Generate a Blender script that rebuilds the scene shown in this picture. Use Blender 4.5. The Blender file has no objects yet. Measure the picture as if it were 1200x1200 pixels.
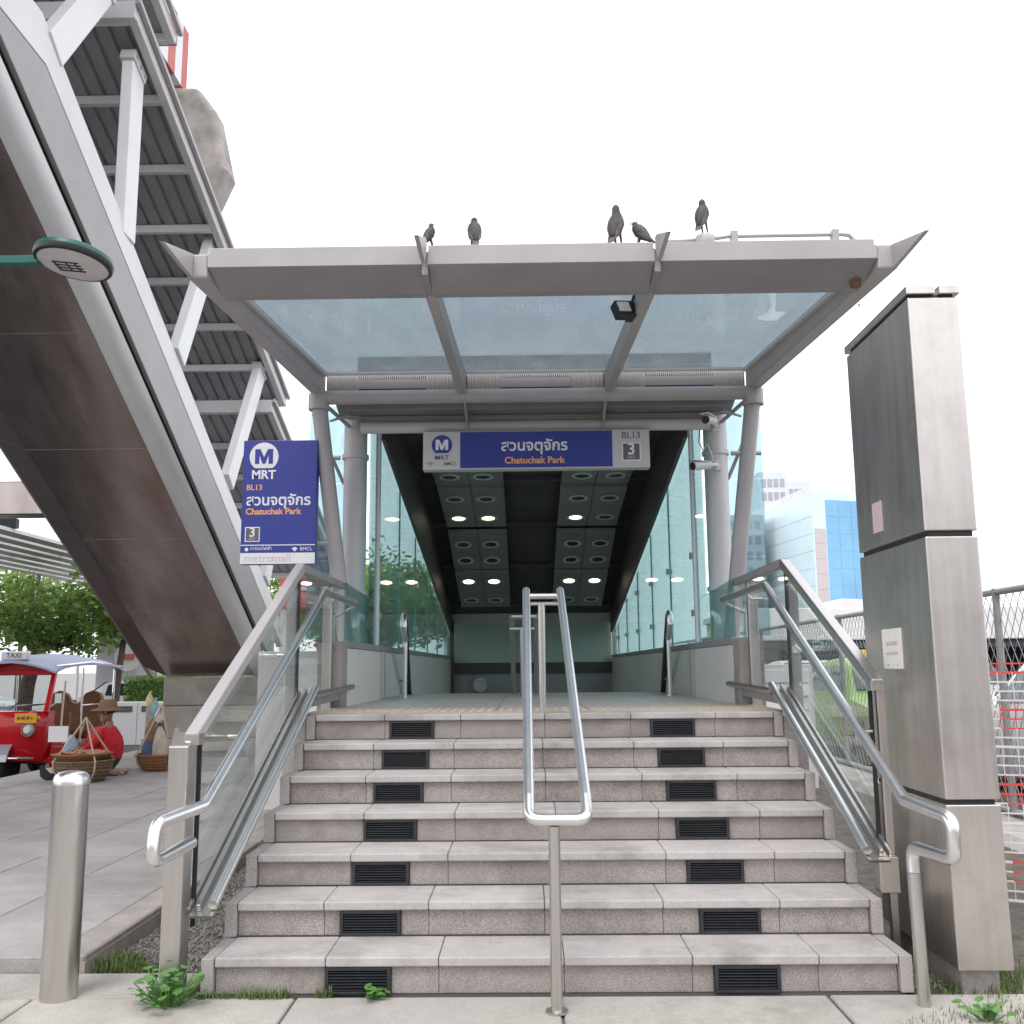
import bpy, bmesh, math, random
from mathutils import Vector, Matrix
random.seed(7)
R = math.radians
scene = bpy.context.scene
C = scene.collection

# ---------------------------------------------------------------- camera
cam_data = bpy.data.cameras.new('camera')
cam = bpy.data.objects.new('camera', cam_data); C.objects.link(cam)
PITCH, YAW, ROLL = 0.15805, 0.01277, -0.00884
fwd = Vector((-math.sin(YAW)*math.cos(PITCH), math.cos(YAW)*math.cos(PITCH), math.sin(PITCH)))
rt = Vector((math.cos(YAW), math.sin(YAW), 0)); up = rt.cross(fwd)
r2 = rt*math.cos(ROLL)+up*math.sin(ROLL); u2 = -rt*math.sin(ROLL)+up*math.cos(ROLL)
m = Matrix((r2, u2, -fwd)).transposed().to_4x4(); m.translation = Vector((-0.1065, -4.2725, 1.332))
cam.matrix_world = m
cam_data.sensor_width = 36; cam_data.lens = 1142.77*36/1200
cam_data.clip_start = 0.05; cam_data.clip_end = 2000
scene.camera = cam

# ---------------------------------------------------------------- sky, sun, exposure (bright overcast)
SUN_EL, SUN_ROT = R(62), R(200)
world = bpy.data.worlds.new('World'); scene.world = world; world.use_nodes = True
nt = world.node_tree; nt.nodes.clear()
wo = nt.nodes.new('ShaderNodeOutputWorld'); bg = nt.nodes.new('ShaderNodeBackground')
sky = nt.nodes.new('ShaderNodeTexSky'); sky.sky_type = 'NISHITA'; sky.sun_disc = False
sky.sun_elevation = SUN_EL; sky.sun_rotation = SUN_ROT; sky.dust_density = 4.0; sky.air_density = 1.0
mx = nt.nodes.new('ShaderNodeMix'); mx.data_type = 'RGBA'; mx.inputs[0].default_value = 0.9
mx.inputs[7].default_value = (8.5, 8.6, 9.1, 1)           # even white cloud deck over the clear sky
nt.links.new(sky.outputs[0], mx.inputs[6]); nt.links.new(mx.outputs[2], bg.inputs[0])
bg.inputs[1].default_value = 0.12; nt.links.new(bg.outputs[0], wo.inputs[0])
sun_d = bpy.data.lights.new('sun', 'SUN'); sun_d.energy = 0.9; sun_d.angle = R(24); sun_d.color = (1, .98, .955)
sun = bpy.data.objects.new('sun', sun_d); C.objects.link(sun)
sun.rotation_euler = (R(28), R(-10), 0)
scene.view_settings.view_transform = 'Standard'; scene.view_settings.look = 'None'
scene.view_settings.gamma = 1; scene.view_settings.exposure = 0.80

# ---------------------------------------------------------------- materials
M = {}
def mat(name, col, rough=.6, metal=0., var=.0, vscale=6., col2=None, bump=0., bscale=60., speck=0., sscale=350., stretch=None, emit=0., piece=0., spec=.5, rvar=0., stain=0., stscale=1.4):
    mt = bpy.data.materials.new(name); mt.use_nodes = True
    t = mt.node_tree; N = t.nodes; L = t.links
    b = N['Principled BSDF']; b.inputs['Roughness'].default_value = rough; b.inputs['Metallic'].default_value = metal
    b.inputs['Specular IOR Level'].default_value = spec
    c = (*col, 1); b.inputs['Base Color'].default_value = c
    geo = N.new('ShaderNodeNewGeometry'); vec = geo.outputs['Position']
    if stretch:
        mp = N.new('ShaderNodeMapping'); mp.inputs['Scale'].default_value = stretch
        L.new(vec, mp.inputs[0]); vec = mp.outputs[0]
    src = None
    if var > 0 or col2:
        n = N.new('ShaderNodeTexNoise'); n.inputs['Scale'].default_value = vscale; n.inputs['Detail'].default_value = 6; n.inputs['Roughness'].default_value = .62
        L.new(vec, n.inputs['Vector'])
        rp = N.new('ShaderNodeValToRGB')
        rp.color_ramp.elements[0].position = .32; rp.color_ramp.elements[1].position = .68
        c2 = col2 if col2 else tuple(x*(1-var) for x in col)
        rp.color_ramp.elements[0].color = (*c2, 1); rp.color_ramp.elements[1].color = c if col2 else (*[min(1, x*(1+var*.35)) for x in col], 1)
        L.new(n.outputs['Fac'], rp.inputs[0]); src = rp.outputs[0]
        if rvar:
            mr = N.new('ShaderNodeMapRange'); mr.inputs['To Min'].default_value = max(.02, rough-rvar); mr.inputs['To Max'].default_value = rough+rvar
            L.new(n.outputs['Fac'], mr.inputs[0]); L.new(mr.outputs[0], b.inputs['Roughness'])
    if speck > 0:
        n2 = N.new('ShaderNodeTexNoise'); n2.inputs['Scale'].default_value = sscale; n2.inputs['Detail'].default_value = 2
        L.new(geo.outputs['Position'], n2.inputs['Vector'])
        r3 = N.new('ShaderNodeValToRGB'); r3.color_ramp.elements[0].position = .38; r3.color_ramp.elements[1].position = .62
        lo = 1-speck; r3.color_ramp.elements[0].color = (lo, lo, lo, 1); hi = 1+speck*.5; r3.color_ramp.elements[1].color = (hi, hi, hi, 1)
        L.new(n2.outputs['Fac'], r3.inputs[0])
        mm = N.new('ShaderNodeMix'); mm.data_type = 'RGBA'; mm.blend_type = 'MULTIPLY'; mm.inputs[0].default_value = 1
        if src: L.new(src, mm.inputs[6])
        else: mm.inputs[6].default_value = c
        L.new(r3.outputs[0], mm.inputs[7]); src = mm.outputs[2]
    if stain > 0:
        n4 = N.new('ShaderNodeTexNoise'); n4.inputs['Scale'].default_value = stscale; n4.inputs['Detail'].default_value = 9; n4.inputs['Roughness'].default_value = .72
        L.new(geo.outputs['Position'], n4.inputs['Vector'])
        r4 = N.new('ShaderNodeValToRGB'); r4.color_ramp.elements[0].position = .47; r4.color_ramp.elements[1].position = .70
        k = 1-stain; r4.color_ramp.elements[0].color = (1, 1, 1, 1); r4.color_ramp.elements[1].color = (k, k*.985, k*.96, 1)
        L.new(n4.outputs['Fac'], r4.inputs[0])
        mm = N.new('ShaderNodeMix'); mm.data_type = 'RGBA'; mm.blend_type = 'MULTIPLY'; mm.inputs[0].default_value = 1
        if src: L.new(src, mm.inputs[6])
        else: mm.inputs[6].default_value = c
        L.new(r4.outputs[0], mm.inputs[7]); src = mm.outputs[2]
    if piece > 0:
        oi = N.new('ShaderNodeObjectInfo')
        mr = N.new('ShaderNodeMapRange'); mr.inputs['To Min'].default_value = 1-piece; mr.inputs['To Max'].default_value = 1+piece*.6
        L.new(oi.outputs['Random'], mr.inputs[0])
        mm = N.new('ShaderNodeMix'); mm.data_type = 'RGBA'; mm.blend_type = 'MULTIPLY'; mm.inputs[0].default_value = 1
        if src: L.new(src, mm.inputs[6])
        else: mm.inputs[6].default_value = c
        L.new(mr.outputs[0], mm.inputs[7]); src = mm.outputs[2]
    if src: L.new(src, b.inputs['Base Color'])
    if bump > 0:
        n3 = N.new('ShaderNodeTexNoise'); n3.inputs['Scale'].default_value = bscale; n3.inputs['Detail'].default_value = 5
        L.new(vec, n3.inputs['Vector'])
        bp = N.new('ShaderNodeBump'); bp.inputs['Strength'].default_value = bump; bp.inputs['Distance'].default_value = .01
        L.new(n3.outputs['Fac'], bp.inputs['Height']); L.new(bp.outputs[0], b.inputs['Normal'])
    if emit > 0:
        b.inputs['Emission Color'].default_value = c; b.inputs['Emission Strength'].default_value = emit
    M[name] = mt
    return mt

def glass(name, tint, refl=1.0, haze=0., hazecol=(.8, .85, .86), rough=.0):
    mt = bpy.data.materials.new(name); mt.use_nodes = True
    t = mt.node_tree; N = t.nodes; L = t.links; N.clear()
    o = N.new('ShaderNodeOutputMaterial'); tr = N.new('ShaderNodeBsdfTransparent'); tr.inputs[0].default_value = (*tint, 1)
    gl = N.new('ShaderNodeBsdfGlossy'); gl.inputs['Roughness'].default_value = rough; gl.inputs[0].default_value = (.95, .98, .97, 1)
    fr = N.new('ShaderNodeFresnel')
    gb = N.new('ShaderNodeNewGeometry'); mi = N.new('ShaderNodeMapRange')     # rays pass straight through, so the rear face uses the inverse index
    mi.inputs['To Min'].default_value = 1.5; mi.inputs['To Max'].default_value = 1/1.5; L.new(gb.outputs['Backfacing'], mi.inputs[0]); L.new(mi.outputs[0], fr.inputs[0])
    mu = N.new('ShaderNodeMath'); mu.operation = 'MULTIPLY'; mu.inputs[1].default_value = refl; mu.use_clamp = True
    L.new(fr.outputs[0], mu.inputs[0])
    base = tr.outputs[0]
    if haze > 0:
        ts = N.new('ShaderNodeBsdfTranslucent'); ts.inputs[0].default_value = (*hazecol, 1)
        df = N.new('ShaderNodeBsdfDiffuse'); df.inputs[0].default_value = (*[x*.6 for x in hazecol], 1)
        ad = N.new('ShaderNodeMixShader'); ad.inputs[0].default_value = .35; L.new(ts.outputs[0], ad.inputs[1]); L.new(df.outputs[0], ad.inputs[2])
        geo = N.new('ShaderNodeNewGeometry'); n = N.new('ShaderNodeTexNoise'); n.inputs['Scale'].default_value = 2.2; n.inputs['Detail'].default_value = 6
        mp = N.new('ShaderNodeMapping'); mp.inputs['Scale'].default_value = (3.0, .7, 1); L.new(geo.outputs['Position'], mp.inputs[0]); L.new(mp.outputs[0], n.inputs['Vector'])
        mr = N.new('ShaderNodeMapRange'); mr.inputs['From Min'].default_value = .3; mr.inputs['From Max'].default_value = .75
        mr.inputs['To Min'].default_value = haze*.7; mr.inputs['To Max'].default_value = min(1, haze*1.35); L.new(n.outputs['Fac'], mr.inputs[0])
        ms = N.new('ShaderNodeMixShader'); L.new(mr.outputs[0], ms.inputs[0]); L.new(base, ms.inputs[1]); L.new(ad.outputs[0], ms.inputs[2]); base = ms.outputs[0]
    mix = N.new('ShaderNodeMixShader'); L.new(mu.outputs[0], mix.inputs[0]); L.new(base, mix.inputs[1]); L.new(gl.outputs[0], mix.inputs[2])
    L.new(mix.outputs[0], o.inputs[0])
    M[name] = mt
    return mt

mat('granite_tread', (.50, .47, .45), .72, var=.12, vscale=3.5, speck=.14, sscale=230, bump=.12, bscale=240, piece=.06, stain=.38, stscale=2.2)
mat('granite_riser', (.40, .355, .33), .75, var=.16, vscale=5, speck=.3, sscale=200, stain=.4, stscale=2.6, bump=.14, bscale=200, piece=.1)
mat('granite_wall', (.45, .41, .395), .6, var=.12, vscale=3, speck=.3, sscale=240, piece=.06)
mat('joint', (.13, .12, .11), .9)
mat('concrete_front', (.48, .45, .41), .85, stain=.35, stscale=1.6, var=.22, vscale=1.7, speck=.12, sscale=120, bump=.15, bscale=60, piece=.05)
mat('paver', (.43, .40, .39), .8, stain=.3, stscale=.9, var=.2, vscale=1.3, speck=.12, sscale=110, bump=.12, bscale=70, piece=.09)
mat('kerb_stone', (.37, .33, .30), .8, var=.3, vscale=4, bump=.2, bscale=50)
mat('soil', (.13, .115, .095), .95, var=.5, vscale=9, bump=.8, bscale=40)
mat('gravel', (.24, .225, .21), .9, var=.35, vscale=25, piece=0)
mat('ground', (.25, .235, .22), .9, var=.25, vscale=.8, bump=.1, bscale=20)
mat('asphalt', (.075, .073, .072), .9, var=.3, vscale=3, bump=.3, bscale=90)
mat('steel', (.60, .575, .55), .3, 1., var=.07, vscale=5, stretch=(9, 9, .5), rvar=.05)
mat('steel_polished', (.83, .82, .82), .30, 1., var=.05, vscale=9, rvar=.05)
mat('steel_pylon', (.70, .65, .61), .36, 1., var=.10, vscale=2.2, stretch=(9, 9, .5), rvar=.07, bump=.05, bscale=1.6, stain=.16, stscale=3.5)
mat('steel_soffit', (.48, .41, .385), .25, 1., var=.3, vscale=1.6, stretch=(2.2, .5, .5), rvar=.08)
mat('soffit_edge', (.21, .185, .18), .5, .7, var=.2, vscale=2)
mat('steel_band', (.70, .69, .685), .38, .45, var=.1, vscale=2, stretch=(4, .6, .6), rvar=.08)
mat('paint_grey', (.42, .395, .395), .42, var=.1, vscale=2.5, spec=.5)
mat('paint_light', (.66, .645, .645), .4, var=.08, vscale=2, spec=.5)
mat('paint_white', (.78, .78, .78), .4, var=.06, vscale=2)
mat('paint_beam', (.29, .28, .285), .45, var=.14, vscale=2.4)
mat('paint_rust', (.22, .13, .09), .8, var=.4, vscale=20)
mat('fascia_grey', (.34, .325, .32), .45, .0, var=.1, vscale=1.5)
mat('corrugated', (.38, .38, .39), .5, .2, var=.15, vscale=2)
mat('concrete_old', (.47, .43, .40), .9, stain=.45, stscale=.7, var=.35, vscale=1.6, bump=.25, bscale=12, speck=.12, sscale=60)
mat('concrete_pier', (.42, .38, .335), .9, stain=.35, stscale=1.1, var=.2, vscale=1.8, bump=.15, bscale=20)
mat('red_paint', (.62, .16, .13), .6, var=.15, vscale=3)
mat('grille_dark', (.035, .038, .045), .5, .2, var=.3, vscale=30)
mat('ceiling_dark', (.10, .088, .082), .7, var=.3, vscale=2)
mat('ceiling_panel', (.38, .37, .36), .4, .3, var=.12, vscale=3)
mat('lamp_ring', (.75, .75, .73), .35)
mat('lamp_off', (.03, .03, .03), .3)
mat('lamp_on', (1., .86, .62), .5, emit=4.5)
mat('wall_tile', (.74, .71, .68), .45, var=.08, vscale=2, speck=.1, sscale=120)
mat('end_wall_green', (.50, .60, .54), .35, var=.08, vscale=1)
mat('band_dark', (.10, .09, .085), .5)
mat('tactile', (.60, .46, .33), .7, var=.15, vscale=8, piece=.04)
mat('landing_tile', (.54, .51, .48), .45, var=.12, vscale=3, speck=.2, sscale=250, piece=.05)
mat('sign_blue', (.035, .05, .30), .35, var=.05, vscale=3)
mat('sign_white', (.82, .82, .82), .4)
mat('sign_grey', (.60, .60, .60), .4)
mat('sign_dark', (.13, .13, .14), .4)
mat('sign_orange', (.90, .42, .16), .5)
mat('sign_pink', (.78, .5, .55), .5)
mat('sign_pale', (.62, .58, .6), .5)
mat('black_plastic', (.02, .02, .022), .4)
mat('black_rubber', (.025, .025, .025), .8)
mat('flood_glass', (.75, .73, .72), .12, var=.05, vscale=30)
mat('lamp_green', (.015, .12, .10), .35)
mat('lamp_black', (.02, .022, .022), .4)
mat('lamp_lens', (.66, .64, .64), .25, var=.08, vscale=10)
mat('pigeon', (.085, .075, .08), .7, var=.5, vscale=22)
mat('pigeon_wing', (.13, .12, .125), .7, var=.35, vscale=30)
mat('beak', (.12, .1, .09), .6)
mat('pigeon_leg', (.16, .08, .075), .6)
mat('leaf_weed', (.10, .25, .05), .5, var=.35, vscale=40)
mat('grass', (.13, .20, .05), .7, var=.4, vscale=15)
def leafmat(name, col, tr):
    m_ = mat(name, col, .5, var=.4, vscale=2.5); t = m_.node_tree; N = t.nodes; L = t.links
    b = N['Principled BSDF']; ts = N.new('ShaderNodeBsdfTranslucent'); ts.inputs[0].default_value = (*tr, 1)
    mx_ = N.new('ShaderNodeMixShader'); mx_.inputs[0].default_value = .4; L.new(b.outputs[0], mx_.inputs[1]); L.new(ts.outputs[0], mx_.inputs[2])
    L.new(mx_.outputs[0], N['Material Output'].inputs[0])
leafmat('leaf', (.10, .19, .05), (.24, .42, .08)); leafmat('leaf_light', (.22, .33, .09), (.46, .60, .14))
mat('bag_teal', (.22, .42, .44), .4, var=.15, vscale=15)
mat('bag_yellow', (.66, .56, .28), .4, var=.15, vscale=15)
mat('bark', (.12, .09, .07), .9, var=.4, vscale=8, bump=.5, bscale=25)
mat('tuk_red', (.60, .012, .02), .14, var=.08, vscale=4)
mat('tuk_blue', (.42, .46, .60), .55, var=.12, vscale=4)
mat('seat_brown', (.20, .085, .035), .5, var=.2, vscale=8)
mat('plate_yellow', (.85, .42, .02), .5)
mat('chrome', (.8, .8, .8), .1, 1.)
mat('skin', (.33, .18, .115), .6)
mat('cloth_red', (.62, .015, .03), .8, var=.25, vscale=9, bump=1.0, bscale=11)
mat('cloth_dark', (.05, .05, .065), .9, var=.2, vscale=12)
mat('cloth_white', (.75, .75, .74), .9, var=.1, vscale=12)
mat('hat_brown', (.26, .15, .085), .85, var=.2, vscale=30)
mat('hair', (.02, .016, .014), .6)
mat('basket', (.23, .145, .085), .8, var=.45, vscale=30, bump=.6, bscale=60)
mat('basket_red', (.33, .155, .075), .8, var=.35, vscale=30, bump=.6, bscale=60)
mat('tray_food', (.58, .29, .17), .8, var=.35, vscale=25, bump=.6, bscale=40)
mat('rope', (.52, .42, .3), .9)
mat('sack', (.58, .52, .42), .9, var=.2, vscale=10, bump=.4, bscale=20)
mat('bag_blue', (.35, .47, .66), .5, var=.15, vscale=15)
mat('jeans', (.09, .13, .22), .9, var=.25, vscale=14)
mat('pole_wood', (.45, .34, .22), .8)
mat('taxi_green', (.30, .50, .10), .25)
mat('taxi_yellow', (.80, .50, .04), .25)
mat('car_white', (.74, .74, .74), .22)
mat('car_silver', (.45, .46, .47), .25, .3)
mat('car_glass', (.03, .04, .045), .08, spec=.8)
mat('tyre', (.02, .02, .02), .85)
mat('rim', (.45, .45, .46), .3, .8)
mat('tail_red', (.5, .02, .02), .25)
mat('head_lamp', (.8, .8, .8), .12)
mat('net_white', (.8, .78, .77), .6)
mat('net_red', (.75, .09, .07), .6)
mat('fence_grey', (.33, .32, .32), .5, .4)
mat('tower_blue', (.22, .49, .74), .2, var=.2, vscale=.25, stretch=(1, 1, .6))
mat('tower_cyan', (.66, .82, .86), .3, var=.06, vscale=.2)  # far block paled, bright haze is put into the colour
mat('tower_pink', (.56, .49, .49), .7)
mat('tower_grey', (.42, .41, .43), .7, var=.12, vscale=.6)
mat('tower_pale', (.63, .68, .76), .6)
mat('house_white', (.80, .79, .78), .7, var=.05, vscale=1)
mat('house_cream', (.70, .58, .36), .8)
mat('window_dark', (.16, .2, .25), .2)
mat('road_dark', (.10, .10, .11), .9)
mat('paper', (.76, .73, .68), .8, var=.06, vscale=30)
mat('paper_pink', (.62, .5, .52), .8, var=.2, vscale=60)
mat('ink', (.5, .42, .4), .8)
glass('glass_rail', (.955, .98, .97), .9, haze=.025)
glass('glass_wall', (.72, .865, .86), .75, haze=.12, hazecol=(.60, .78, .77))
glass('glass_wing', (.70, .84, .87), 1.2, haze=.16, hazecol=(.66, .8, .84))
glass('glass_roof', (.52, .575, .60), .5, haze=.36, hazecol=(.48, .53, .555))
glass('glass_clear', (.9, .94, .94), 1.0)
mat('glass_edge', (.12, .42, .36), .2)

# ---------------------------------------------------------------- mesh helpers
class MB:
    def __init__(s): s.v = []; s.f = []; s.mi = []; s.cur = 0
    def add(s, v, f):
        o = len(s.v); s.v += [tuple(x) for x in v]; s.f += [tuple(i+o for i in q) for q in f]; s.mi += [s.cur]*len(f); return s
    def box(s, x0, x1, y0, y1, z0, z1):
        v = [(x0,y0,z0),(x1,y0,z0),(x1,y1,z0),(x0,y1,z0),(x0,y0,z1),(x1,y0,z1),(x1,y1,z1),(x0,y1,z1)]
        return s.add(v, [(0,3,2,1),(4,5,6,7),(0,1,5,4),(1,2,6,5),(2,3,7,6),(3,0,4,7)])
    def obox(s, c, size, mt):
        hx, hy, hz = size[0]/2, size[1]/2, size[2]/2
        v = [Vector(c)+mt@Vector(p) for p in [(-hx,-hy,-hz),(hx,-hy,-hz),(hx,hy,-hz),(-hx,hy,-hz),(-hx,-hy,hz),(hx,-hy,hz),(hx,hy,hz),(-hx,hy,hz)]]
        return s.add(v, [(0,3,2,1),(4,5,6,7),(0,1,5,4),(1,2,6,5),(2,3,7,6),(3,0,4,7)])
    def bar(s, a, b, w, h, upv=(0,0,1)):
        a, b = Vector(a), Vector(b); d = (b-a); ln = d.length; d.normalize()
        x = d.cross(Vector(upv)); x = x.normalized() if x.length > 1e-5 else Vector((1,0,0)); z = x.cross(d)
        return s.obox((a+b)/2, (w, ln, h), Matrix((x, d, z)).transposed())
    def prism(s, poly, axis, lo, hi):
        # poly of 2D points, extruded along axis; axis 'x': (y,z)  'y': (x,z)  'z': (x,y)
        def p3(p, t): return {'x': (t, p[0], p[1]), 'y': (p[0], t, p[1]), 'z': (p[0], p[1], t)}[axis]
        n = len(poly); v = [p3(p, lo) for p in poly]+[p3(p, hi) for p in poly]
        return s.add(v, [tuple(range(n))[::-1], tuple(range(n, 2*n))]+[(i, (i+1) % n, (i+1) % n+n, i+n) for i in range(n)])
    def tube(s, pts, r, n=12, closed=False):
        pts = [Vector(p) for p in pts]; k = len(pts); rr = r if isinstance(r, (list, tuple)) else [r]*k
        d0 = (pts[1]-pts[0]).normalized(); nx = d0.orthogonal().normalized(); rings = []
        for i, p in enumerate(pts):
            if closed: d = (pts[(i+1) % k]-pts[i-1]).normalized()
            elif i == 0: d = d0
            elif i == k-1: d = (pts[-1]-pts[-2]).normalized()
            else: d = ((pts[i+1]-p).normalized()+(p-pts[i-1]).normalized()).normalized()
            nx = (nx-d*nx.dot(d)).normalized(); ny = d.cross(nx)
            sc = 1.0
            if not closed and 0 < i < k-1:
                cs = d.dot((p-pts[i-1]).normalized()); sc = 1/max(.6, cs)
            rings.append([p+(nx*math.cos(a)+ny*math.sin(a))*rr[i]*(sc if i not in (0, k-1) else 1) for a in [2*math.pi*j/n for j in range(n)]])
        v = [q for g in rings for q in g]; f = []
        for i in range(k if closed else k-1):
            i2 = (i+1) % k
            for j in range(n): f.append((i*n+j, i*n+(j+1) % n, i2*n+(j+1) % n, i2*n+j))
        if not closed: f += [tuple(range(n))[::-1], tuple(range((k-1)*n, k*n))]
        return s.add(v, f)
    def lathe(s, prof, c=(0,0,0), n=24, mt=None, cap=True):
        mt = mt or Matrix.Identity(3); v = []
        for r, z in prof:
            for j in range(n):
                a = 2*math.pi*j/n; v.append(Vector(c)+mt@Vector((r*math.cos(a), r*math.sin(a), z)))
        f = [(i*n+j, i*n+(j+1) % n, (i+1)*n+(j+1) % n, (i+1)*n+j) for i in range(len(prof)-1) for j in range(n)]
        if cap: f += [tuple(range(n))[::-1], tuple(range((len(prof)-1)*n, len(prof)*n))]
        return s.add(v, f)
    def loft(s, rings, n=16):
        # rings: (centre, xdir, ydir, rx, ry)
        v = []
        for c, xd, yd, rx, ry in rings:
            for j in range(n):
                a = 2*math.pi*j/n; v.append(Vector(c)+Vector(xd)*rx*math.cos(a)+Vector(yd)*ry*math.sin(a))
        k = len(rings)
        f = [(i*n+j, i*n+(j+1) % n, (i+1)*n+(j+1) % n, (i+1)*n+j) for i in range(k-1) for j in range(n)]
        f += [tuple(range(n))[::-1], tuple(range((k-1)*n, k*n))]
        return s.add(v, f)
    def build(s, name, mats, parent=None, smooth=False, bevel=0., segs=2):
        me = bpy.data.meshes.new(name); me.from_pydata(s.v, [], s.f)
        mats = mats if isinstance(mats, (list, tuple)) else [mats]
        for q in mats: me.materials.append(M[q])
        if len(mats) > 1: me.polygons.foreach_set('material_index', s.mi)
        bm = bmesh.new(); bm.from_mesh(me); bmesh.ops.recalc_face_normals(bm, faces=bm.faces); bm.to_mesh(me); bm.free()
        if smooth:
            me.polygons.foreach_set('use_smooth', [True]*len(me.polygons))
            me.set_sharp_from_angle(angle=R(40))
        me.update()
        return link(name, me, parent, bevel, segs)

def link(name, me, parent=None, bevel=0., segs=2):
    o = bpy.data.objects.new(name, me); C.objects.link(o)
    if bevel > 0:
        b = o.modifiers.new('bevel', 'BEVEL'); b.width = bevel; b.segments = segs; b.limit_method = 'ANGLE'; b.angle_limit = R(35)
    if parent: setpar(o, parent)
    return o
def wmat(o):
    mloc = Matrix.LocRotScale(o.location, o.rotation_euler, o.scale)
    return (wmat(o.parent) @ o.matrix_parent_inverse @ mloc) if o.parent else mloc
def setpar(o, p):
    o.parent = p; o.matrix_parent_inverse = wmat(p).inverted()
def tag(o, label, cat, group=None):
    o['label'] = label; o['category'] = cat
    if group: o['group'] = group
    return o
def struct(o): o['kind'] = 'structure'; return o
def stuff(o, label=None, cat=None):
    o['kind'] = 'stuff'
    if label: o['label'] = label; o['category'] = cat
    return o
def thing(name, label, cat, loc=(0,0,0), group=None):
    o = bpy.data.objects.new(name, None); o.empty_display_size = .1; o.location = loc; C.objects.link(o)
    return tag(o, label, cat, group)
def piece(name, me, loc, parent, rot=(0,0,0)):
    o = bpy.data.objects.new(name, me); o.location = loc; o.rotation_euler = rot; C.objects.link(o); setpar(o, parent); return o
def copy_tree(o, parent=None):
    c = o.copy(); C.objects.link(c)
    if parent: c.parent = parent; c.matrix_parent_inverse = o.matrix_parent_inverse.copy()
    for ch in [q for q in o.children]: copy_tree(ch, c)
    return c
def text(name, body, size, loc, matname, parent, align='CENTER', bold=0., ext=.001, rot=(R(90),0,0), xs=1.0):
    cu = bpy.data.curves.new(name, 'FONT'); cu.body = body; cu.size = size; cu.align_x = align; cu.align_y = 'CENTER'
    cu.extrude = ext; cu.offset = bold*size; cu.resolution_u = 3
    tmp = bpy.data.objects.new('tmp_text', cu); C.objects.link(tmp)
    dg = bpy.context.evaluated_depsgraph_get(); me = bpy.data.meshes.new_from_object(tmp.evaluated_get(dg)); bpy.data.objects.remove(tmp)
    me.name = name; me.materials.clear(); me.materials.append(M[matname])
    o = bpy.data.objects.new(name, me); o.location = loc; o.rotation_euler = rot; o.scale = (xs, 1, 1); C.objects.link(o); setpar(o, parent)
    return o
def grid_box_mesh(name, sx, sy, sz, matname, bev=.004):
    bm = bmesh.new(); bmesh.ops.create_cube(bm, size=1)
    bmesh.ops.scale(bm, verts=bm.verts, vec=(sx, sy, sz))
    bmesh.ops.bevel(bm, geom=list(bm.edges), offset=bev, segments=1, affect='EDGES')
    me = bpy.data.meshes.new(name); bm.to_mesh(me); bm.free(); me.materials.append(M[matname]); return me

T, RI = .3115, .15      # tread depth and riser height
LZ = 7*RI               # landing level
HW = 1.4686             # half stair width
LY = 6*T

# ================================================================= SETTING
g = MB()
g.box(-6.52, 600, -300, 900, -1.5, -.06); g.box(-600, -6.521, -300, 900, -1.5, -.46)
struct(g.build('ground', 'ground'))
# forecourt: big concrete slabs in front of the stair
base = MB(); base.box(-6.5, 2.9, -9, -.004, -.055, -.012); fc = struct(base.build('forecourt', 'joint'))
xs = [-5.42+i*1.09 for i in range(8)]
for i, x in enumerate(xs):
    for j in range(7):
        y1 = -.006-j*1.2
        if x < -2.0 and j == 0: pass
        me = grid_box_mesh('slab', 1.078, 1.19, .05, 'concrete_front', .006)
        piece('paving_slab', me, (x+.545-.008, y1-.6, -.025+random.uniform(-.0015, .0015)), fc)
# concrete strip to the left of the stair, beside the bollard
mb = MB(); mb.box(-6.5, -1.53, 0, .33, -.055, -.002); st = struct(mb.build('forecourt_apron', 'concrete_front', bevel=.004))
# plaza on the left
base = MB(); base.box(-6.5, -2.28, .34, 24, -.055, .045); pz = struct(base.build('plaza', 'paver'))
pm = grid_box_mesh('plaza_slab', .592, .592, .05, 'paver', .005)
for i in range(7):
    for j in range(17):
        piece('paving_slab', pm, (-2.28-.3-i*.6, .345+.3+j*.6, .04+random.uniform(-.002, .002)), pz)
kb = MB()
ks = struct(MB().box(-2.28, -2.10, .34, 8.5, -.055, .04).build('kerb', 'kerb_stone'))
km = grid_box_mesh('kerb_stone', .17, .985, .1, 'kerb_stone', .008)
for j in range(8): piece('kerb_stone', km, (-2.19, .345+.495+j*.99, .02), ks)
# gravel bed between plaza kerb and stair, and on the right
gb = MB(); gb.box(-2.10, -1.50, .33, 9, -.055, -.03); struct(gb.build('planting_strip', 'soil'))
gb = MB(); gb.box(1.50, 3.6, -1.3, 9, -.058, -.028); struct(gb.build('soil_strip', 'soil'))
def pebbles(name, region, n, z, label):
    mb = MB()
    for _ in range(n):
        x = random.uniform(region[0], region[1]); y = random.uniform(region[2], region[3]); s = random.uniform(.005, .014)
        mt = Matrix.Rotation(random.uniform(0, 6), 3, 'Z') @ Matrix.Rotation(random.uniform(0, 3), 3, 'X')
        v = [Vector((x, y, z))+mt@(Vector(p)*s*random.uniform(.7, 1.2)) for p in [(1,0,0),(-1,0,0),(0,1,0),(0,-1,0),(0,0,.8),(0,0,-.8)]]
        mb.add(v, [(0,2,4),(2,1,4),(1,3,4),(3,0,4),(2,0,5),(1,2,5),(3,1,5),(0,3,5)])
    o = mb.build(name, 'gravel'); stuff(o, label, 'gravel'); return o
pebbles('gravel', (-2.09, -1.5, .36, 4.5), 6500, -.026, 'grey gravel between plaza kerb and stair foot')
pebbles('gravel', (1.5, 1.68, .1, 3.0), 1500, -.02, 'grey gravel beside the right stair cheek')
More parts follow.
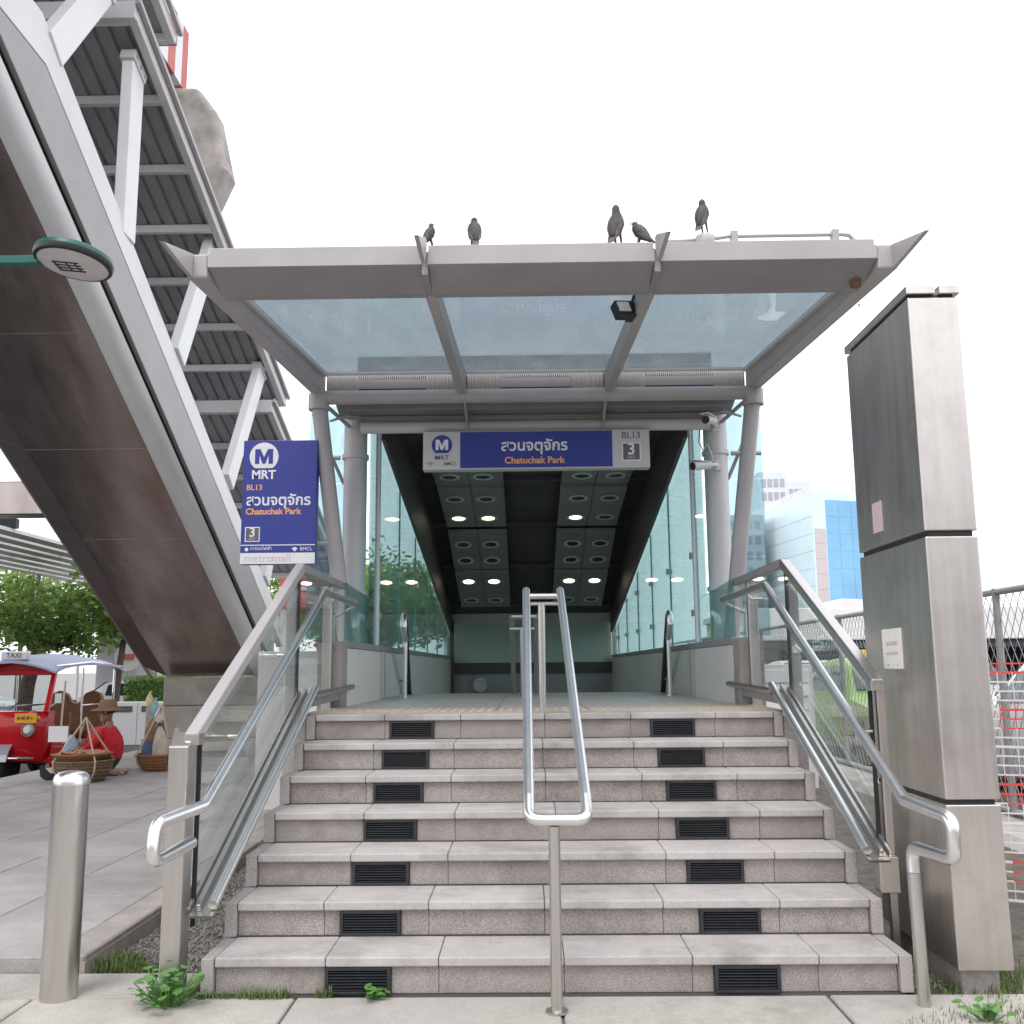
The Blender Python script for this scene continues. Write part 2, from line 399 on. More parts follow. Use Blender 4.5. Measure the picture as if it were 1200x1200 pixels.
def grass(name, spots, label):
    mb = MB()
    for (cx, cy, rx, ry, n, h, z) in spots:
        for _ in range(n):
            a = random.uniform(0, 6.283); q = math.sqrt(random.random()); x = cx+rx*q*math.cos(a); y = cy+ry*q*math.sin(a)
            hh = h*random.uniform(.4, 1.1); b = random.uniform(0, 6.283); w = .0035; l = random.uniform(.1, .6)*hh
            dx, dy = math.cos(b), math.sin(b)
            v = [(x-dy*w, y+dx*w, z), (x+dy*w, y-dx*w, z), (x+dx*l*.5+dy*w*.6, y+dy*l*.5-dx*w*.6, z+hh*.6), (x+dx*l*.5-dy*w*.6, y+dy*l*.5+dx*w*.6, z+hh*.6), (x+dx*l, y+dy*l, z+hh)]
            mb.add(v, [(0,1,2,3), (3,2,4)])
    o = mb.build(name, 'grass'); stuff(o, label, 'grass'); return o
grass('grass', [(-2.0, .5, .1, .14, 420, .07, -.03), (-1.85, .42, .16, .06, 260, .05, -.03)], 'short grass growing at the kerb corner behind the bollard')
grass('grass', [(1.75, -.45, .5, .3, 1500, .06, -.03), (2.2, -.1, .5, .5, 1800, .07, -.03), (1.62, .35, .1, .4, 300, .06, -.03), (1.6, 1.5, .06, .5, 250, .08, -.03)], 'grass around the foot of the steel pylon')
grass('grass', [(-1.2, -.02, .12, .02, 160, .05, -.004), (-.95, -.012, .04, .012, 60, .05, -.004), (-1.4, -.02, .08, .02, 60, .04, -.004)], 'thin grass sprouting along the bottom riser')
# road behind on both sides
mb = MB(); mb.box(3.7, 40, -20, 200, -.058, -.03); struct(mb.build('road', 'asphalt'))
mb = MB(); mb.box(-90, -6.56, -20, 36, -.458, -.40); struct(mb.build('street', 'asphalt'))

# ================================================================= STAIRCASE
stair = thing('staircase', 'seven pinkish granite steps rising to the station entrance', 'staircase', (0, 0, 0))
core = MB()
poly = [(0.03, -.05)]
for i in range(7):
    poly += [(i*T+.03, (i+1)*RI-.045), ((i+1)*T+.03, (i+1)*RI-.045)]
poly[-1] = (LY+1.2, LZ-.045); poly += [(LY+1.2, -.05)]
core.prism(poly, 'x', -HW+.02, HW-.02); core.build('core', 'joint', stair)
TJ = [-HW, -.99, -.52, .0, .53, 1.05, HW]
for i in range(7):
    y0 = i*T; z1 = (i+1)*RI; off = (random.uniform(-.05, .05))
    js = [TJ[0]]+[q+off for q in TJ[1:-1]]+[TJ[-1]]
    last = i == 6
    # treads
    for a, b in zip(js[:-1], js[1:]):
        if a == js[0]: a += .055
        if b == js[-1]: b -= .055
        mb = MB(); mb.box(a+.0013, b-.0013, y0, y0+T+.012 if not last else y0+.34, z1-.038, z1+random.uniform(-.0008, .0008))
        mb.build('tread_slab', 'granite_tread', stair, bevel=.006)
    for s in (-1, 1):
        mb = MB(); xa, xb = sorted((s*HW, s*(HW-.052)))
        mb.prism([(y0, z1-.002), (y0+T+.012, z1-.002), (y0+T+.012, z1-RI+.002), (y0, z1-RI+.002)], 'x', xa, xb)
        mb.build('edge_trim', 'granite_wall', stair, bevel=.004)
    # risers, with two dark louvred step lights
    vents = [(-.955, -.68), (.657, .93)]
    rj = sorted(js[1:-1])
    cuts = [-HW+.055]+rj+[HW-.055]
    segs = []
    for a, b in zip(cuts[:-1], cuts[1:]):
        cur = [(a, b)]
        for v0, v1 in vents:
            nxt = []
            for (p, q) in cur:
                if v1 <= p or v0 >= q: nxt.append((p, q)); continue
                if v0 > p+.01: nxt.append((p, v0))
                if v1 < q-.01: nxt.append((v1, q))
            cur = nxt
        segs += cur
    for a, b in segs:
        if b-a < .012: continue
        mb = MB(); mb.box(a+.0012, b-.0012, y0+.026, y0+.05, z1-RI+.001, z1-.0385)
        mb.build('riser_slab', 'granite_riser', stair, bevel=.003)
    for v0, v1 in vents:
        mb = MB(); zt, zb = z1-.04, z1-RI+.002
        mb.box(v0+.001, v1-.001, y0+.035, y0+.05, zb, zt)
        mb.box(v0+.001, v1-.001, y0+.006, y0+.036, zt-.014, zt); mb.box(v0+.001, v1-.001, y0+.006, y0+.036, zb, zb+.012)
        mb.box(v0+.001, v0+.016, y0+.006, y0+.036, zb+.0122, zt-.0142); mb.box(v1-.016, v1-.001, y0+.006, y0+.036, zb+.0122, zt-.0142)
        vt = mb.build('step_light', 'grille_dark', stair, bevel=.002)
        sl = MB(); nsl = 7
        for k in range(nsl):
            zc = zb+.018+(zt-zb-.038)*k/(nsl-1)
            sl.prism([(y0+.012, zc-.003), (y0+.026, zc+.001), (y0+.026, zc+.004), (y0+.012, zc)], 'x', v0+.017, v1-.017)
        sl.build('louvre', 'grille_dark', vt)

# landing floor
ld = struct(MB().box(-1.56, 1.56, LY+.345, 6.6, LZ-.3, LZ-.012).build('landing', 'joint'))
for j in range(8):
    ya = LY+.345+j*.55; yb = min(6.6, ya+.545)
    if ya > 6.55: break
    for i in range(5):
        xa = -1.56+i*.624; tact = j == 0
        mb = MB(); z = LZ-.001
        if tact:
            mb.box(xa+.003, xa+.621, ya, yb-.002, LZ-.011, z)
            mb.build('tactile_tile', 'tactile', ld, bevel=.002)
            db = MB()
            for q in range(10):
                for w in range(9):
                    db.lathe([(.016, 0), (.012, .005)], (xa+.035+q*.061, ya+.03+w*.06, z), 6)
            db.build('tactile_studs', 'tactile', ld)['kind'] = 'stuff'
        else:
            mb.box(xa+.003, xa+.621, ya, yb, LZ-.011, z-.001); mb.build('floor_tile', 'landing_tile', ld, bevel=.002)
# low side walls under the landing edge beside the stair
mb = MB()
CURVE = [(4.55, 3.93), (7.7, 3.74), (9.6, 3.46), (10.6, 3.17), (11.8, 2.76), (12.9, 2.45), (13.9, 2.22)]
# ================================================================= ENTRANCE BODY
ent = thing('station_entrance', 'sloping glass-walled tunnel of the underground station behind the steps', 'entrance', (0, 4, 0))
for s in (-1, 1):
    # stone plinth walls
    x0, x1 = (1.48, 1.66) if s > 0 else (-1.66, -1.48)
    mb = MB(); mb.box(x0, x1, 3.06, 3.30, -.05, 1.525); mb.build('stone_post', 'granite_riser', ent, bevel=.006)
    for k, (ya, yb) in enumerate([(3.304, 5.0), (5.004, 6.8), (6.804, 8.6), (8.604, 10.4), (10.404, 12.2), (12.204, 13.9)]):
        mb = MB(); mb.box(x0+.004*(s < 0), x1-.004*(s > 0), ya, yb, -4.0 if k > 1 else -.05, 1.49); mb.build('wall_panel', 'wall_tile', ent, bevel=.004)
    mb = MB(); mb.box(x0-.012, x1+.012, 3.31, 13.88, 1.492, 1.545); mb.build('coping', 'paint_beam', ent, bevel=.004)
    # low wall under landing
    mb = MB(); mb.box(*( (1.475, 1.62) if s > 0 else (-1.62, -1.475)), LY+.02, 3.05, -.05, 1.02); mb.build('landing_cheek', 'granite_wall', ent, bevel=.004)
    # glass walls: panes following the sloping roof
    xg = s*1.515
    tops = lambda y: 3.62-.2*(y-5.1) if y > 5.1 else 3.55
    mb = MB(); mb.prism([(3.35, 1.55), (4.93, 1.55), (4.93, 1.95), (3.35, 2.0)], 'x', xg-.006, xg+.006); mb.build('glass_pane', 'glass_wall', ent)
    for ya, yb in [(5.03, 6.6), (6.615, 8.2), (8.215, 9.8), (9.815, 11.4), (11.415, 12.9), (12.915, 13.7)]:
        mb = MB(); mb.prism([(ya, 1.55), (yb, 1.55), (yb, tops(yb)+.1), (ya, tops(ya)+.1)], 'x', xg-.006, xg+.006)
        mb.build('glass_pane', 'glass_wall', ent)
        mb = MB(); mb.box(xg-.009, xg+.009, yb+.0005, yb+.0145, 1.55, tops(yb)); mb.build('glass_joint', 'glass_edge', ent)
        mb = MB(); mb.box(xg-.03, xg+.03, ya+.05, ya+.11, 1.80, 1.86); mb.box(xg-.03, xg+.03, ya+.05, ya+.11, 2.35, 2.41); mb.build('clamp', 'steel', ent)
    mb = MB(); mb.box(xg-.022, xg+.022, 4.955, 5.02, 1.546, 3.66); mb.build('mullion', 'paint_white', ent, bevel=.006)
    mb = MB(); mb.prism([(4.48, 1.96), (4.93, 1.955), (4.93, 3.62), (4.48, 3.62)], 'x', xg-.006, xg+.006); mb.build('glass_pane', 'glass_wall', ent)
    mb = MB(); mb.box(xg-.04, xg+.04, 13.72, 13.82, 1.546, 2.3); mb.build('end_post', 'steel', ent)
    mb = MB(); mb.box(s*1.46-.02, s*1.46+.02, 5.01, 5.05, LZ, 1.49); mb.build('wall_trim', 'steel', ent)
    # round columns and their brackets
    mb = MB(); mb.lathe([(.108, 1.546), (.108, 3.74)], (s*1.675, 4.62, 0), 28); co = mb.build('column', 'paint_light', ent, smooth=True)
    for z in (2.02, 3.28):
        mb = MB(); mb.lathe([(.109, z-.02), (.124, z-.02), (.124, z+.02), (.109, z+.02)], (s*1.675, 4.62, 0), 28); mb.build('collar', 'paint_light', co, smooth=True)
        mb = MB(); mb.tube([(s*1.82, 4.62, z), (s*2.1, 4.62, z)], .022, 8); mb.box(s*2.0-.012, s*2.0+.012, 4.55, 4.69, z-.06, z+.06); mb.build('bracket', 'paint_grey', co)
    # wing glass beside each column
    xa, xb = sorted((s*1.80, s*2.13))
    for za, zb in ((1.6, 2.32), (2.33, 3.05), (3.06, 3.8)):
        mb = MB(); mb.box(xa, xb, 4.72, 4.732, za, zb); mb.build('glass_pane', 'glass_wing', ent)
    mb = MB(); mb.bar((s*1.80, 4.71, 3.05), (s*2.1, 4.71, 3.72), .03, .03); mb.build('wing_brace', 'paint_beam', ent)
    # dark sloping roof edge inside the glass
    mb = MB(); mb.prism([(5.03, 3.54), (13.8, 1.95)]+[(a, b+.12) for a, b in CURVE[::-1] if a > 5.03]+[(5.03, 4.02)], 'x', s*1.475-.02, s*1.475+.02)
    mb.build('roof_edge', 'band_dark', ent)
# dark ceiling, roof shell
def cz(y):
    for (a, b), (c, d) in zip(CURVE[:-1], CURVE[1:]):
        if y <= c: return b+(d-b)*(y-a)/(c-a)
    return CURVE[-1][1]
def cs(y): return (cz(y+.2)-cz(y-.2))/.4
mb = MB(); up_ = [(a, b+.30) for a, b in CURVE][::-1]
mb.prism([(a, b+.10) for a, b in CURVE]+up_, 'x', -1.66, 1.66); mb.build('roof_shell', 'ceiling_dark', ent)
for y in [5.4, 6.3, 8.16, 9.95, 11.42, 13.2]:
    mb = MB(); mb.bar((-1.5, y, cz(y)+.075), (1.5, y, cz(y)+.075), .12, .05); mb.build('ceiling_rib', 'ceiling_dark', ent)
rows = {'z': 6.95, 'a': 7.7, 'b': 8.63, 'c': 9.43, 'd': 10.43, 'e': 11.0, 'f': 11.83, 'g': 12.70}
mods = [(6.55, 8.08, 'za'), (8.25, 9.85, 'bc'), (10.06, 11.35, 'de'), (11.50, 13.05, 'fg')]
lit = {('c', -1.04), ('c', -.62), ('c', .62), ('f', -1.04), ('f', -.62), ('f', .62), ('f', 1.04)}
for s in (-1, 1):
    for ya, yb, rr in mods:
        p = thing('ceiling_light_panel', 'tmp', 'light panel', (s*.78, (ya+yb)/2, 0), 'ceiling light panels down the tunnel')
        xa, xb = sorted((s*.37, s*1.24))
        za, zb = cz(ya), cz(yb)
        for (p0, p1) in ((xa, (xa+xb)/2-.004), ((xa+xb)/2+.004, xb)):
            mb = MB(); mb.prism([(ya, za-.02), (yb, zb-.02), (yb, zb+.04), (ya, za+.04)], 'x', p0, p1); mb.build('panel', 'ceiling_panel', p, bevel=.004)
        where = {'za': 'nearest, just behind the hanging sign', 'bc': 'second down the slope', 'de': 'third down the slope, all its lamps off', 'fg': 'lowest, by the end wall'}[rr]
        p['label'] = 'grey ceiling panel with round downlights, %s side, %s' % ('left' if s < 0 else 'right', where)
        p['category'] = 'light panel'
        for r_ in rr:
            y = rows[r_]; ang = math.atan(cs(y)); mt = Matrix.Rotation(ang, 3, 'X')
            zc = za+(zb-za)*(y-ya)/(yb-ya)-.02
            for xx in (.62, 1.04):
                x = s*xx
                mb = MB(); mb.lathe([(.088, -.001), (.128, -.002), (.132, -.012), (.098, -.018), (.088, -.010)], (x, y, zc), 24, mt, cap=False); rg = mb.build('downlight', 'lamp_ring', p, smooth=True)
                on = (r_, round(x, 2)) in lit
                mb = MB(); mb.lathe([(.0, -.006), (.09, -.006)], (x, y, zc), 24, mt, cap=False); mb.build('lens', 'lamp_on' if on else 'lamp_off', rg)
# end wall and descending stairwell
mb = MB(); mb.box(-1.48, 1.48, 13.9, 14.1, 1.42, 2.6); mb.build('end_wall', 'end_wall_green', ent)
mb = MB(); mb.box(-1.47, 1.47, 13.86, 13.89, 2.14, 2.32); mb.build('end_header', 'wall_tile', ent)
mb = MB(); mb.box(-1.48, 1.48, 13.87, 14.09, 1.22, 1.42); mb.build('end_band', 'band_dark', ent)
mb = MB(); mb.box(-1.48, 1.48, 13.9, 14.1, -4.2, 1.22); mb.build('end_wall_lower', 'tower_grey', ent)
mb = MB(); mb.lathe([(.02, 0), (.13, 0), (.13, .05), (.09, .06), (.09, .02)], (-.95, 13.88, 1.02), 20, Matrix.Rotation(R(90), 3, 'X')); mb.build('wall_clock', 'paint_white', ent, smooth=True)
mb = MB(); mb.box(-1.5, -1.42, 13.7, 13.8, .6, 2.2); mb.build('corner_post', 'band_dark', ent)
poly = [(6.601, LZ-.35)]; y, z = 6.601, LZ-.003
pts = []
while z > -3.2:
    pts += [(y, z), (y+.30, z)]; y += .30; z -= .16
    pts += [(y, z)]
mb = MB(); mb.prism(pts+[(y, -4.2), (6.601, -4.2)], 'x', -1.47, 1.47); mb.build('stair_flight', 'landing_tile', ent)
mb = MB(); mb.box(-1.47, 1.47, y+.001, 13.88, -4.2, -3.3); mb.build('lower_floor', 'landing_tile', ent)
# inner handrails
for s, lab in ((-1, 'left'), (1, 'right')):
    h = thing('inner_handrail', 'dark tube handrail on slim steel post inside the tunnel, %s wall' % lab, 'handrail', (s*1.28, 5.3, LZ), 'handrails inside the tunnel')
    mb = MB(); mb.tube([(s*1.28, 5.3, LZ), (s*1.28, 5.3, 1.62)], .022, 12); mb.lathe([(.05, 0), (.05, .012)], (s*1.28, 5.3, LZ), 16); mb.build('post', 'steel_polished', h, smooth=True)
    pts = [(s*1.28, 5.30, 1.60), (s*1.28, 5.2, 1.66), (s*1.28, 5.14, 1.73), (s*1.285, 5.16, 1.80), (s*1.29, 5.26, 1.84), (s*1.30, 5.4, 1.82)]
    mb = MB(); mb.tube(pts, .03, 12); mb.build('rail_bend', 'steel_polished', h, smooth=True)
    mb = MB(); mb.tube([(s*1.30, 5.4, 1.82), (s*1.41, 6.75, 1.03), (s*1.41, 10, -.8)], .03, 12); mb.build('rail', 'black_plastic', h, smooth=True)
    mb = MB(); mb.tube([(s*1.385, 6.4, 1.2), (s*1.48, 6.45, 1.2)], .012, 8); mb.build('rail_bracket', 'steel', h)

# ================================================================= CANOPY
can = thing('glass_canopy', 'grey steel canopy with three blue-tinted glass bays over the steps', 'canopy', (0, 2.5, 3.4))
def zb(y): return 3.485+(3.70-3.485)*(y-.95)/3.0       # underside line of the side beams
def zg(y): return 3.60+(3.885-3.60)*(y-1.145)/2.755      # glass line
for s in (-1, 1):
    xa, xb = sorted((s*1.84, s*1.95))
    mb = MB(); mb.prism([(.36, 3.478), (.798, zb(.8)-.008), (.798, 3.603)], 'x', s*1.93-.012, s*1.93+.012); mb.build('fin', 'paint_grey', can, bevel=.003)
    mb = MB(); mb.prism([(.80, zb(.8)-.01), (4.0, zb(4.0)), (4.0, 3.91), (1.14, 3.63), (.86, 3.60), (.80, 3.605)], 'x', xa, xb)
    mb.build('side_beam', 'paint_grey', can, bevel=.012)
    xa, xb = sorted((s*1.82, s*1.842))
    mb = MB(); mb.bar((s*1.825, 1.15, zg(1.15)-.018), (s*1.825, 3.93, zg(3.93)-.018), .03, .03); mb.build('glazing_bead', 'paint_light', can)
    mb = MB(); mb.prism([(.38, 3.50), (.72, 3.50), (.80, 3.60), (.80, 3.665), (.74, 3.655)], 'x', s*.64-.012, s*.64+.012); mb.build('fin', 'paint_grey', can, bevel=.004)
    mb = MB(); mb.prism([(1.09, zb(1.1)-.02), (3.97, zb(3.97)-.01), (3.97, zg(3.97)-.005), (1.145, zg(1.145)-.005)], 'x', s*.64-.035, s*.64+.035); mb.build('rafter', 'paint_grey', can, bevel=.008)
    mb = MB(); mb.prism([(.79, 3.545), (1.12, 3.44), (1.12, 3.465), (.79, 3.57)], 'x', s*.64-.02, s*.64+.02)
    # raking struts down to the wall
    mb = MB(); mb.tube([(s*1.90, 3.96, 3.72), (s*1.66, 4.2, 1.55)], .068, 20); mb.build('raking_strut', 'paint_grey', can, smooth=True)
    mb = MB(); mb.lathe([(.09, 3.56), (.09, 3.70)], (s*1.89, 3.965, 0), 20); mb.build('strut_head', 'paint_grey', can, smooth=True, bevel=.004)
# front gutter beam in three lengths
segx = [(-1.838, -.657), (-.623, .623), (.657, 1.838)]
for k, (a, b) in enumerate(segx):
    mb = MB(); mb.prism([(.80, 3.603), (.80, 3.522), (.815, 3.518), (1.07, 3.463), (1.14, 3.463), (1.14, 3.60), (.86, 3.603)], 'x', a, b); mb.build('gutter_beam', 'paint_beam', can, bevel=.004)
    mb = MB(); mb.box(a, b, .796, .7995, 3.524, 3.6); mb.build('fascia_strip', 'paint_grey', can)
    mb = MB(); mb.box(a, b, .83, 1.14, 3.6045, 3.650); mb.build('gutter_lip', 'paint_grey', can, bevel=.004)
for s in (-1, 1):
    mb = MB(); mb.box(s*.64-.0165, s*.64+.0165, .81, 1.13, 3.47, 3.60); mb.build('gutter_joint', 'paint_beam', can)
# sheets of glass
for a, b in [(-1.838, -.645), (-.635, .635), (.645, 1.838)]:
    mb = MB(); mb.prism([(1.141, zg(1.145)), (3.9, zg(3.9)), (3.9, zg(3.9)+.014), (1.145, zg(1.145)+.014)], 'x', a, b); mb.build('glass_pane', 'glass_roof', can)
    mb = MB(); mb.box(a, b, 3.885, 3.93, 3.862, 3.882); mb.build('glazing_bead', 'paint_light', can)
# rear fluted transom with grilles, tubes
mb = MB(); mb.tube([(-1.86, 3.97, 3.675), (1.86, 3.97, 3.675)], .062, 20); mb.build('rear_tube', 'paint_grey', can, smooth=True)
mb = MB(); mb.tube([(-1.60, 4.45, 3.52), (1.60, 4.45, 3.52)], .055, 20); mb.build('lower_tube', 'paint_light', can, smooth=True)
mb = MB(); mb.prism([(4.02, 3.755), (4.5, 3.62), (4.5, 3.65), (4.02, 3.785)], 'x', -1.8, 1.8); mb.build('soffit_panel', 'paint_beam', can)
mb = MB(); mb.bar((-1.7, 4.2, 3.66), (1.7, 4.2, 3.66), .05, .07); mb.build('soffit_bar', 'paint_beam', can)
mb = MB(); mb.bar((-1.6, 4.45, 3.60), (1.6, 4.45, 3.60), .03, .05); mb.build('soffit_bar', 'paint_beam', can)
mb = MB(); mb.box(-1.6, 1.6, 4.5, 4.56, 3.50, 4.2); mb.build('head_panel', 'ceiling_dark', can)
mb = MB(); mb.prism([(4.005, 3.875), (4.6, 4.06), (4.6, 4.10), (4.005, 3.91)], 'x', -1.85, 1.85); mb.build('rear_roof_sheet', 'paint_beam', can)
for (a, b) in [(-1.83, -.68), (-.60, .60), (.68, 1.83)]:
    mb = MB(); mb.box(a, b, 3.985, 3.998, 3.735, 3.868); tr = mb.build('fluted_transom', 'paint_grey', can)
    w = b-a; n = int(w/.032)
    fl = MB(); gx0, gx1 = a+w*.25, a+w*.76
    for k in range(n):
        x = a+(k+.5)*w/n
        if gx0-.01 < x < gx1+.01: continue
        fl.lathe([(.013, 3.738), (.013, 3.866)], (x, 3.986, 0), 8)
    fl.build('flutes', 'paint_grey', tr, smooth=True)['kind'] = 'stuff'
    mb = MB(); mb.box(gx0, gx1, 3.972, 3.9845, 3.75, 3.84); gr = mb.build('grille', 'paint_grey', tr)
    gl = MB(); k = 0
    while gx0+.008+k*.017 < gx1-.006:
        x = gx0+.008+k*.017; gl.box(x, x+.008, 3.968, 3.9845, 3.841, 3.864); k += 1
    gl.build('grille_teeth', 'paint_light', tr)['kind'] = 'stuff'
    mb = MB(); mb.box(gx0, gx1, 3.966, 3.985, 3.736, 3.749); mb.build('grille_lip', 'grille_dark', tr)
    mb = MB(); mb.box(gx0, gx1, 3.9848, 3.988, 3.841, 3.868); mb.build('grille_slot', 'grille_dark', tr)
for s in (-1, 1):
    mb = MB(); mb.prism([(4.03, 3.64), (4.42, 3.50), (4.42, 3.53), (4.05, 3.74)], 'x', s*.62-.01, s*.62+.01); mb.build('hanger', 'paint_grey', can)
    mb = MB(); mb.tube([(s*1.72, 4.5, 3.55), (s*1.88, 4.05, 3.66)], .018, 8); mb.tube([(s*1.55, 4.5, 3.62), (s*1.7, 4.3, 3.6), (s*1.86, 4.3, 3.55)], .012, 8); mb.build('stay_rod', 'paint_grey', can)
# rust patch and drip chain at right gutter end
mb = MB(); mb.lathe([(.0, 0), (.03, 0), (.035, .06)], (1.78, 1.0, 3.44), 10); mb.build('gutter_outlet', 'paint_rust', can)
ch = MB()
for k in range(4): ch.lathe([(.003, 0), (.006, .01), (.003, .02)], (1.80, 1.02, 3.33+k*.03), 6)
ch.build('drip_chain', 'fence_grey', can)
cd = thing('cable_conduit', 'thin grey cable conduit with junction box along the canopy top', 'conduit', (1.2, .92, 3.652))
mb = MB(); mb.tube([(.67, .88, 3.672), (.8, .88, 3.675), (1.0, .88, 3.69), (1.05, .88, 3.698), (1.68, .88, 3.70), (1.72, .88, 3.695), (1.75, .88, 3.66)], .011, 8); mb.build('conduit_pipe', 'paint_grey', cd, smooth=True)
mb = MB(); mb.lathe([(.045, 3.6505), (.055, 3.665), (.055, 3.695), (.04, 3.705)], (.92, .88, 0), 16); mb.build('junction_box', 'paint_light', cd, smooth=True)
for x in (1.08, 1.64):
    mb = MB(); mb.box(x-.018, x+.018, .855, .905, 3.6505, 3.722); mb.build('clip', 'paint_grey', cd)

# floodlight on the right rafter
fl = thing('floodlight', 'small black square floodlight clamped to a canopy rafter', 'floodlight', (.56, 1.62, 3.5))
mt = Matrix.Rotation(R(-8), 3, 'Y') @ Matrix.Rotation(R(25), 3, 'Z') @ Matrix.Rotation(R(-18), 3, 'X')
mb = MB(); mb.obox((.535, 1.60, 3.545), (.14, .07, .11), mt); mb.build('housing', 'black_plastic', fl, bevel=.008)
mb = MB(); mb.obox(Vector((.535, 1.60, 3.545))+mt@Vector((-.018, -.037, 0)), (.085, .008, .072), mt); mb.build('lens', 'flood_glass', fl, bevel=.003)
mb = MB()
for k in range(5): mb.obox(Vector((.535, 1.60, 3.545))+mt@Vector((.05, .045, -.04+k*.02)), (.05, .03, .008), mt)
mb.build('fins', 'black_plastic', fl)
mb = MB(); mb.bar((.56, 1.63, 3.56), (.62, 1.66, 3.62), .04, .02); mb.tube([(.58, 1.62, 3.58), (.60, 1.6, 3.64), (.63, 1.62, 3.64), (.64, 1.68, 3.60)], .008, 8); mb.build('clamp', 'black_plastic', fl)

# CCTV cameras on the right column
def cctv(label, base, lens_end, armpts, r=.038):
    t = thing('security_camera', label, 'camera', base, 'security cameras on the right column')
    a, b = Vector(lens_end), Vector(base); d = (b-a).normalized()
    mb = MB(); mb.tube([a, a+d*.19], r, 20); mb.build('housing', 'paint_white', t, smooth=True)
    mb = MB(); mb.tube([a-d*.012, a+d*.004], r*.93, 20); ln = mb.build('lens', 'black_plastic', t, smooth=True)
    mb = MB(); mb.obox(a+d*.07+Vector((0, 0, r+.004)), (r*2.1, .2, .006), Matrix.Rotation(math.atan2(-d.x, d.y), 3, 'Z')); mb.build('sun_shield', 'paint_white', t)
    mb = MB(); mb.tube([a+d*.17]+armpts, .014, 8); mb.obox(armpts[-1], (.06, .06, .09), Matrix.Identity(3)); mb.build('bracket', 'paint_white', t, smooth=True)
    return t
cctv('white security camera with dark lens high on the column, under the canopy tube', (1.66, 4.28, 3.50), (1.48, 4.0, 3.445), [(1.64, 4.35, 3.48), (1.66, 4.50, 3.50)])
cctv('white security camera lower on the column, facing left, beside the glass wall', (1.62, 4.36, 3.12), (1.40, 4.25, 3.085), [(1.64, 4.40, 3.13), (1.67, 4.50, 3.14)])
cb = thing('camera_cable', 'thin looped cable hanging beside the right column', 'cable', (1.6, 4.4, 3.2))
mb = MB(); mb.tube([(1.52, 4.5, 3.50), (1.50, 4.48, 3.36), (1.53, 4.45, 3.27), (1.57, 4.45, 3.33), (1.60, 4.45, 3.26), (1.62, 4.45, 3.15)], .007, 6); mb.build('cable_loop', 'paint_light', cb, smooth=True)

# ================================================================= SIGNS
def m_logo(parent, x, y, z, r, disc, letter):
    pts = []
    for k in range(40):
        a = 2*math.pi*k/40; px, pz = r*math.cos(a), r*math.sin(a)
        pts.append((x+px, z+max(pz, -.80*r)))
    mb = MB(); mb.prism(pts, 'y', y-.002, y); lo = mb.build('logo_disc', disc, parent)
    w, h, t = r*.62, r*.52, r*.30
    P_ = [(-w, -h), (-w, h), (-w+t*1.2, h), (0, -.05*r), (w-t*1.2, h), (w, h), (w, -h), (w-t, -h), (w-t, .10*r), (t*.35, -h*.98), (-t*.35, -h*.98), (-w+t, .10*r), (-w+t, -h)]
    mb = MB(); mb.prism([(x+a, z+b+.02*r) for a, b in P_], 'y', y-.004, y-.0022); mb.build('letter_m', letter, lo)
    return lo
TH = 'สวนจตุจักร'
sg = thing('hanging_sign', 'long blue and grey station name sign hanging under the canopy', 'sign', (0, 4.3, 3.09))
SY = 4.30; X0, X1, Z0, Z1 = -1.012, 1.025, 3.09, 3.44
mb = MB(); mb.box(X0, X1, SY, SY+.12, Z0, Z1); mb.build('sign_case', 'sign_grey', sg, bevel=.004)
XA, XB = X0+.335, X1-.335
mb = MB(); mb.box(XA, XB, SY-.004, SY-.0005, Z0+.012, Z1-.008); mb.build('blue_face', 'sign_blue', sg)
m_logo(sg, X0+.17, SY-.0015, Z0+.225, .092, 'sign_blue', 'sign_white')
text('lettering', 'MRT', .058, (X0+.17, SY-.0015, Z0+.108), 'sign_dark', sg, bold=.01, xs=1.15)
text('lettering', 'BMCL', .046, (X0+.245, SY-.0015, Z0+.052), 'sign_dark', sg, bold=.004)
mb = MB(); mb.prism([(X0+.03, Z0+.062), (X0+.065, Z0+.075), (X0+.1, Z0+.062), (X0+.065, Z0+.03)], 'y', SY-.003, SY-.001); mb.build('small_emblem', 'tower_grey', sg)
text('lettering', TH, .135, (-.01, SY-.005, Z0+.208), 'sign_white', sg, bold=.022)
text('lettering', 'Chatuchak Park', .084, (-.01, SY-.005, Z0+.075), 'sign_orange', sg, bold=.028, xs=1.0)
text('lettering', 'BL13', .085, (X1-.165, SY-.0015, Z0+.295), 'sign_dark', sg, bold=.002)
def exit_box(parent, x, y, z, s):
    mb = MB(); mb.box(x-s, x+s, y-.002, y, z-s, z+s); bx = mb.build('number_box', 'sign_white', parent, bevel=.0009)
    mb = MB(); mb.box(x-s*.86, x+s*.86, y-.004, y-.0022, z-s*.86, z+s*.86); mb.build('number_field', 'sign_dark', bx)
    text('number', '3', s*1.75, (x, y-.005, z+s*.22), 'sign_white', bx, bold=.02)
    text('small_lettering', 'EXIT', s*.42, (x, y-.005, z-s*.62), 'sign_grey', bx)
exit_box(sg, X1-.165, SY-.0015, Z0+.145, .085)
for x in (-.62, .62):
    mb = MB(); mb.box(x-.012, x+.012, SY+.04, SY+.08, Z1-.001, 3.62); mb.build('hanger', 'paint_grey', sg)

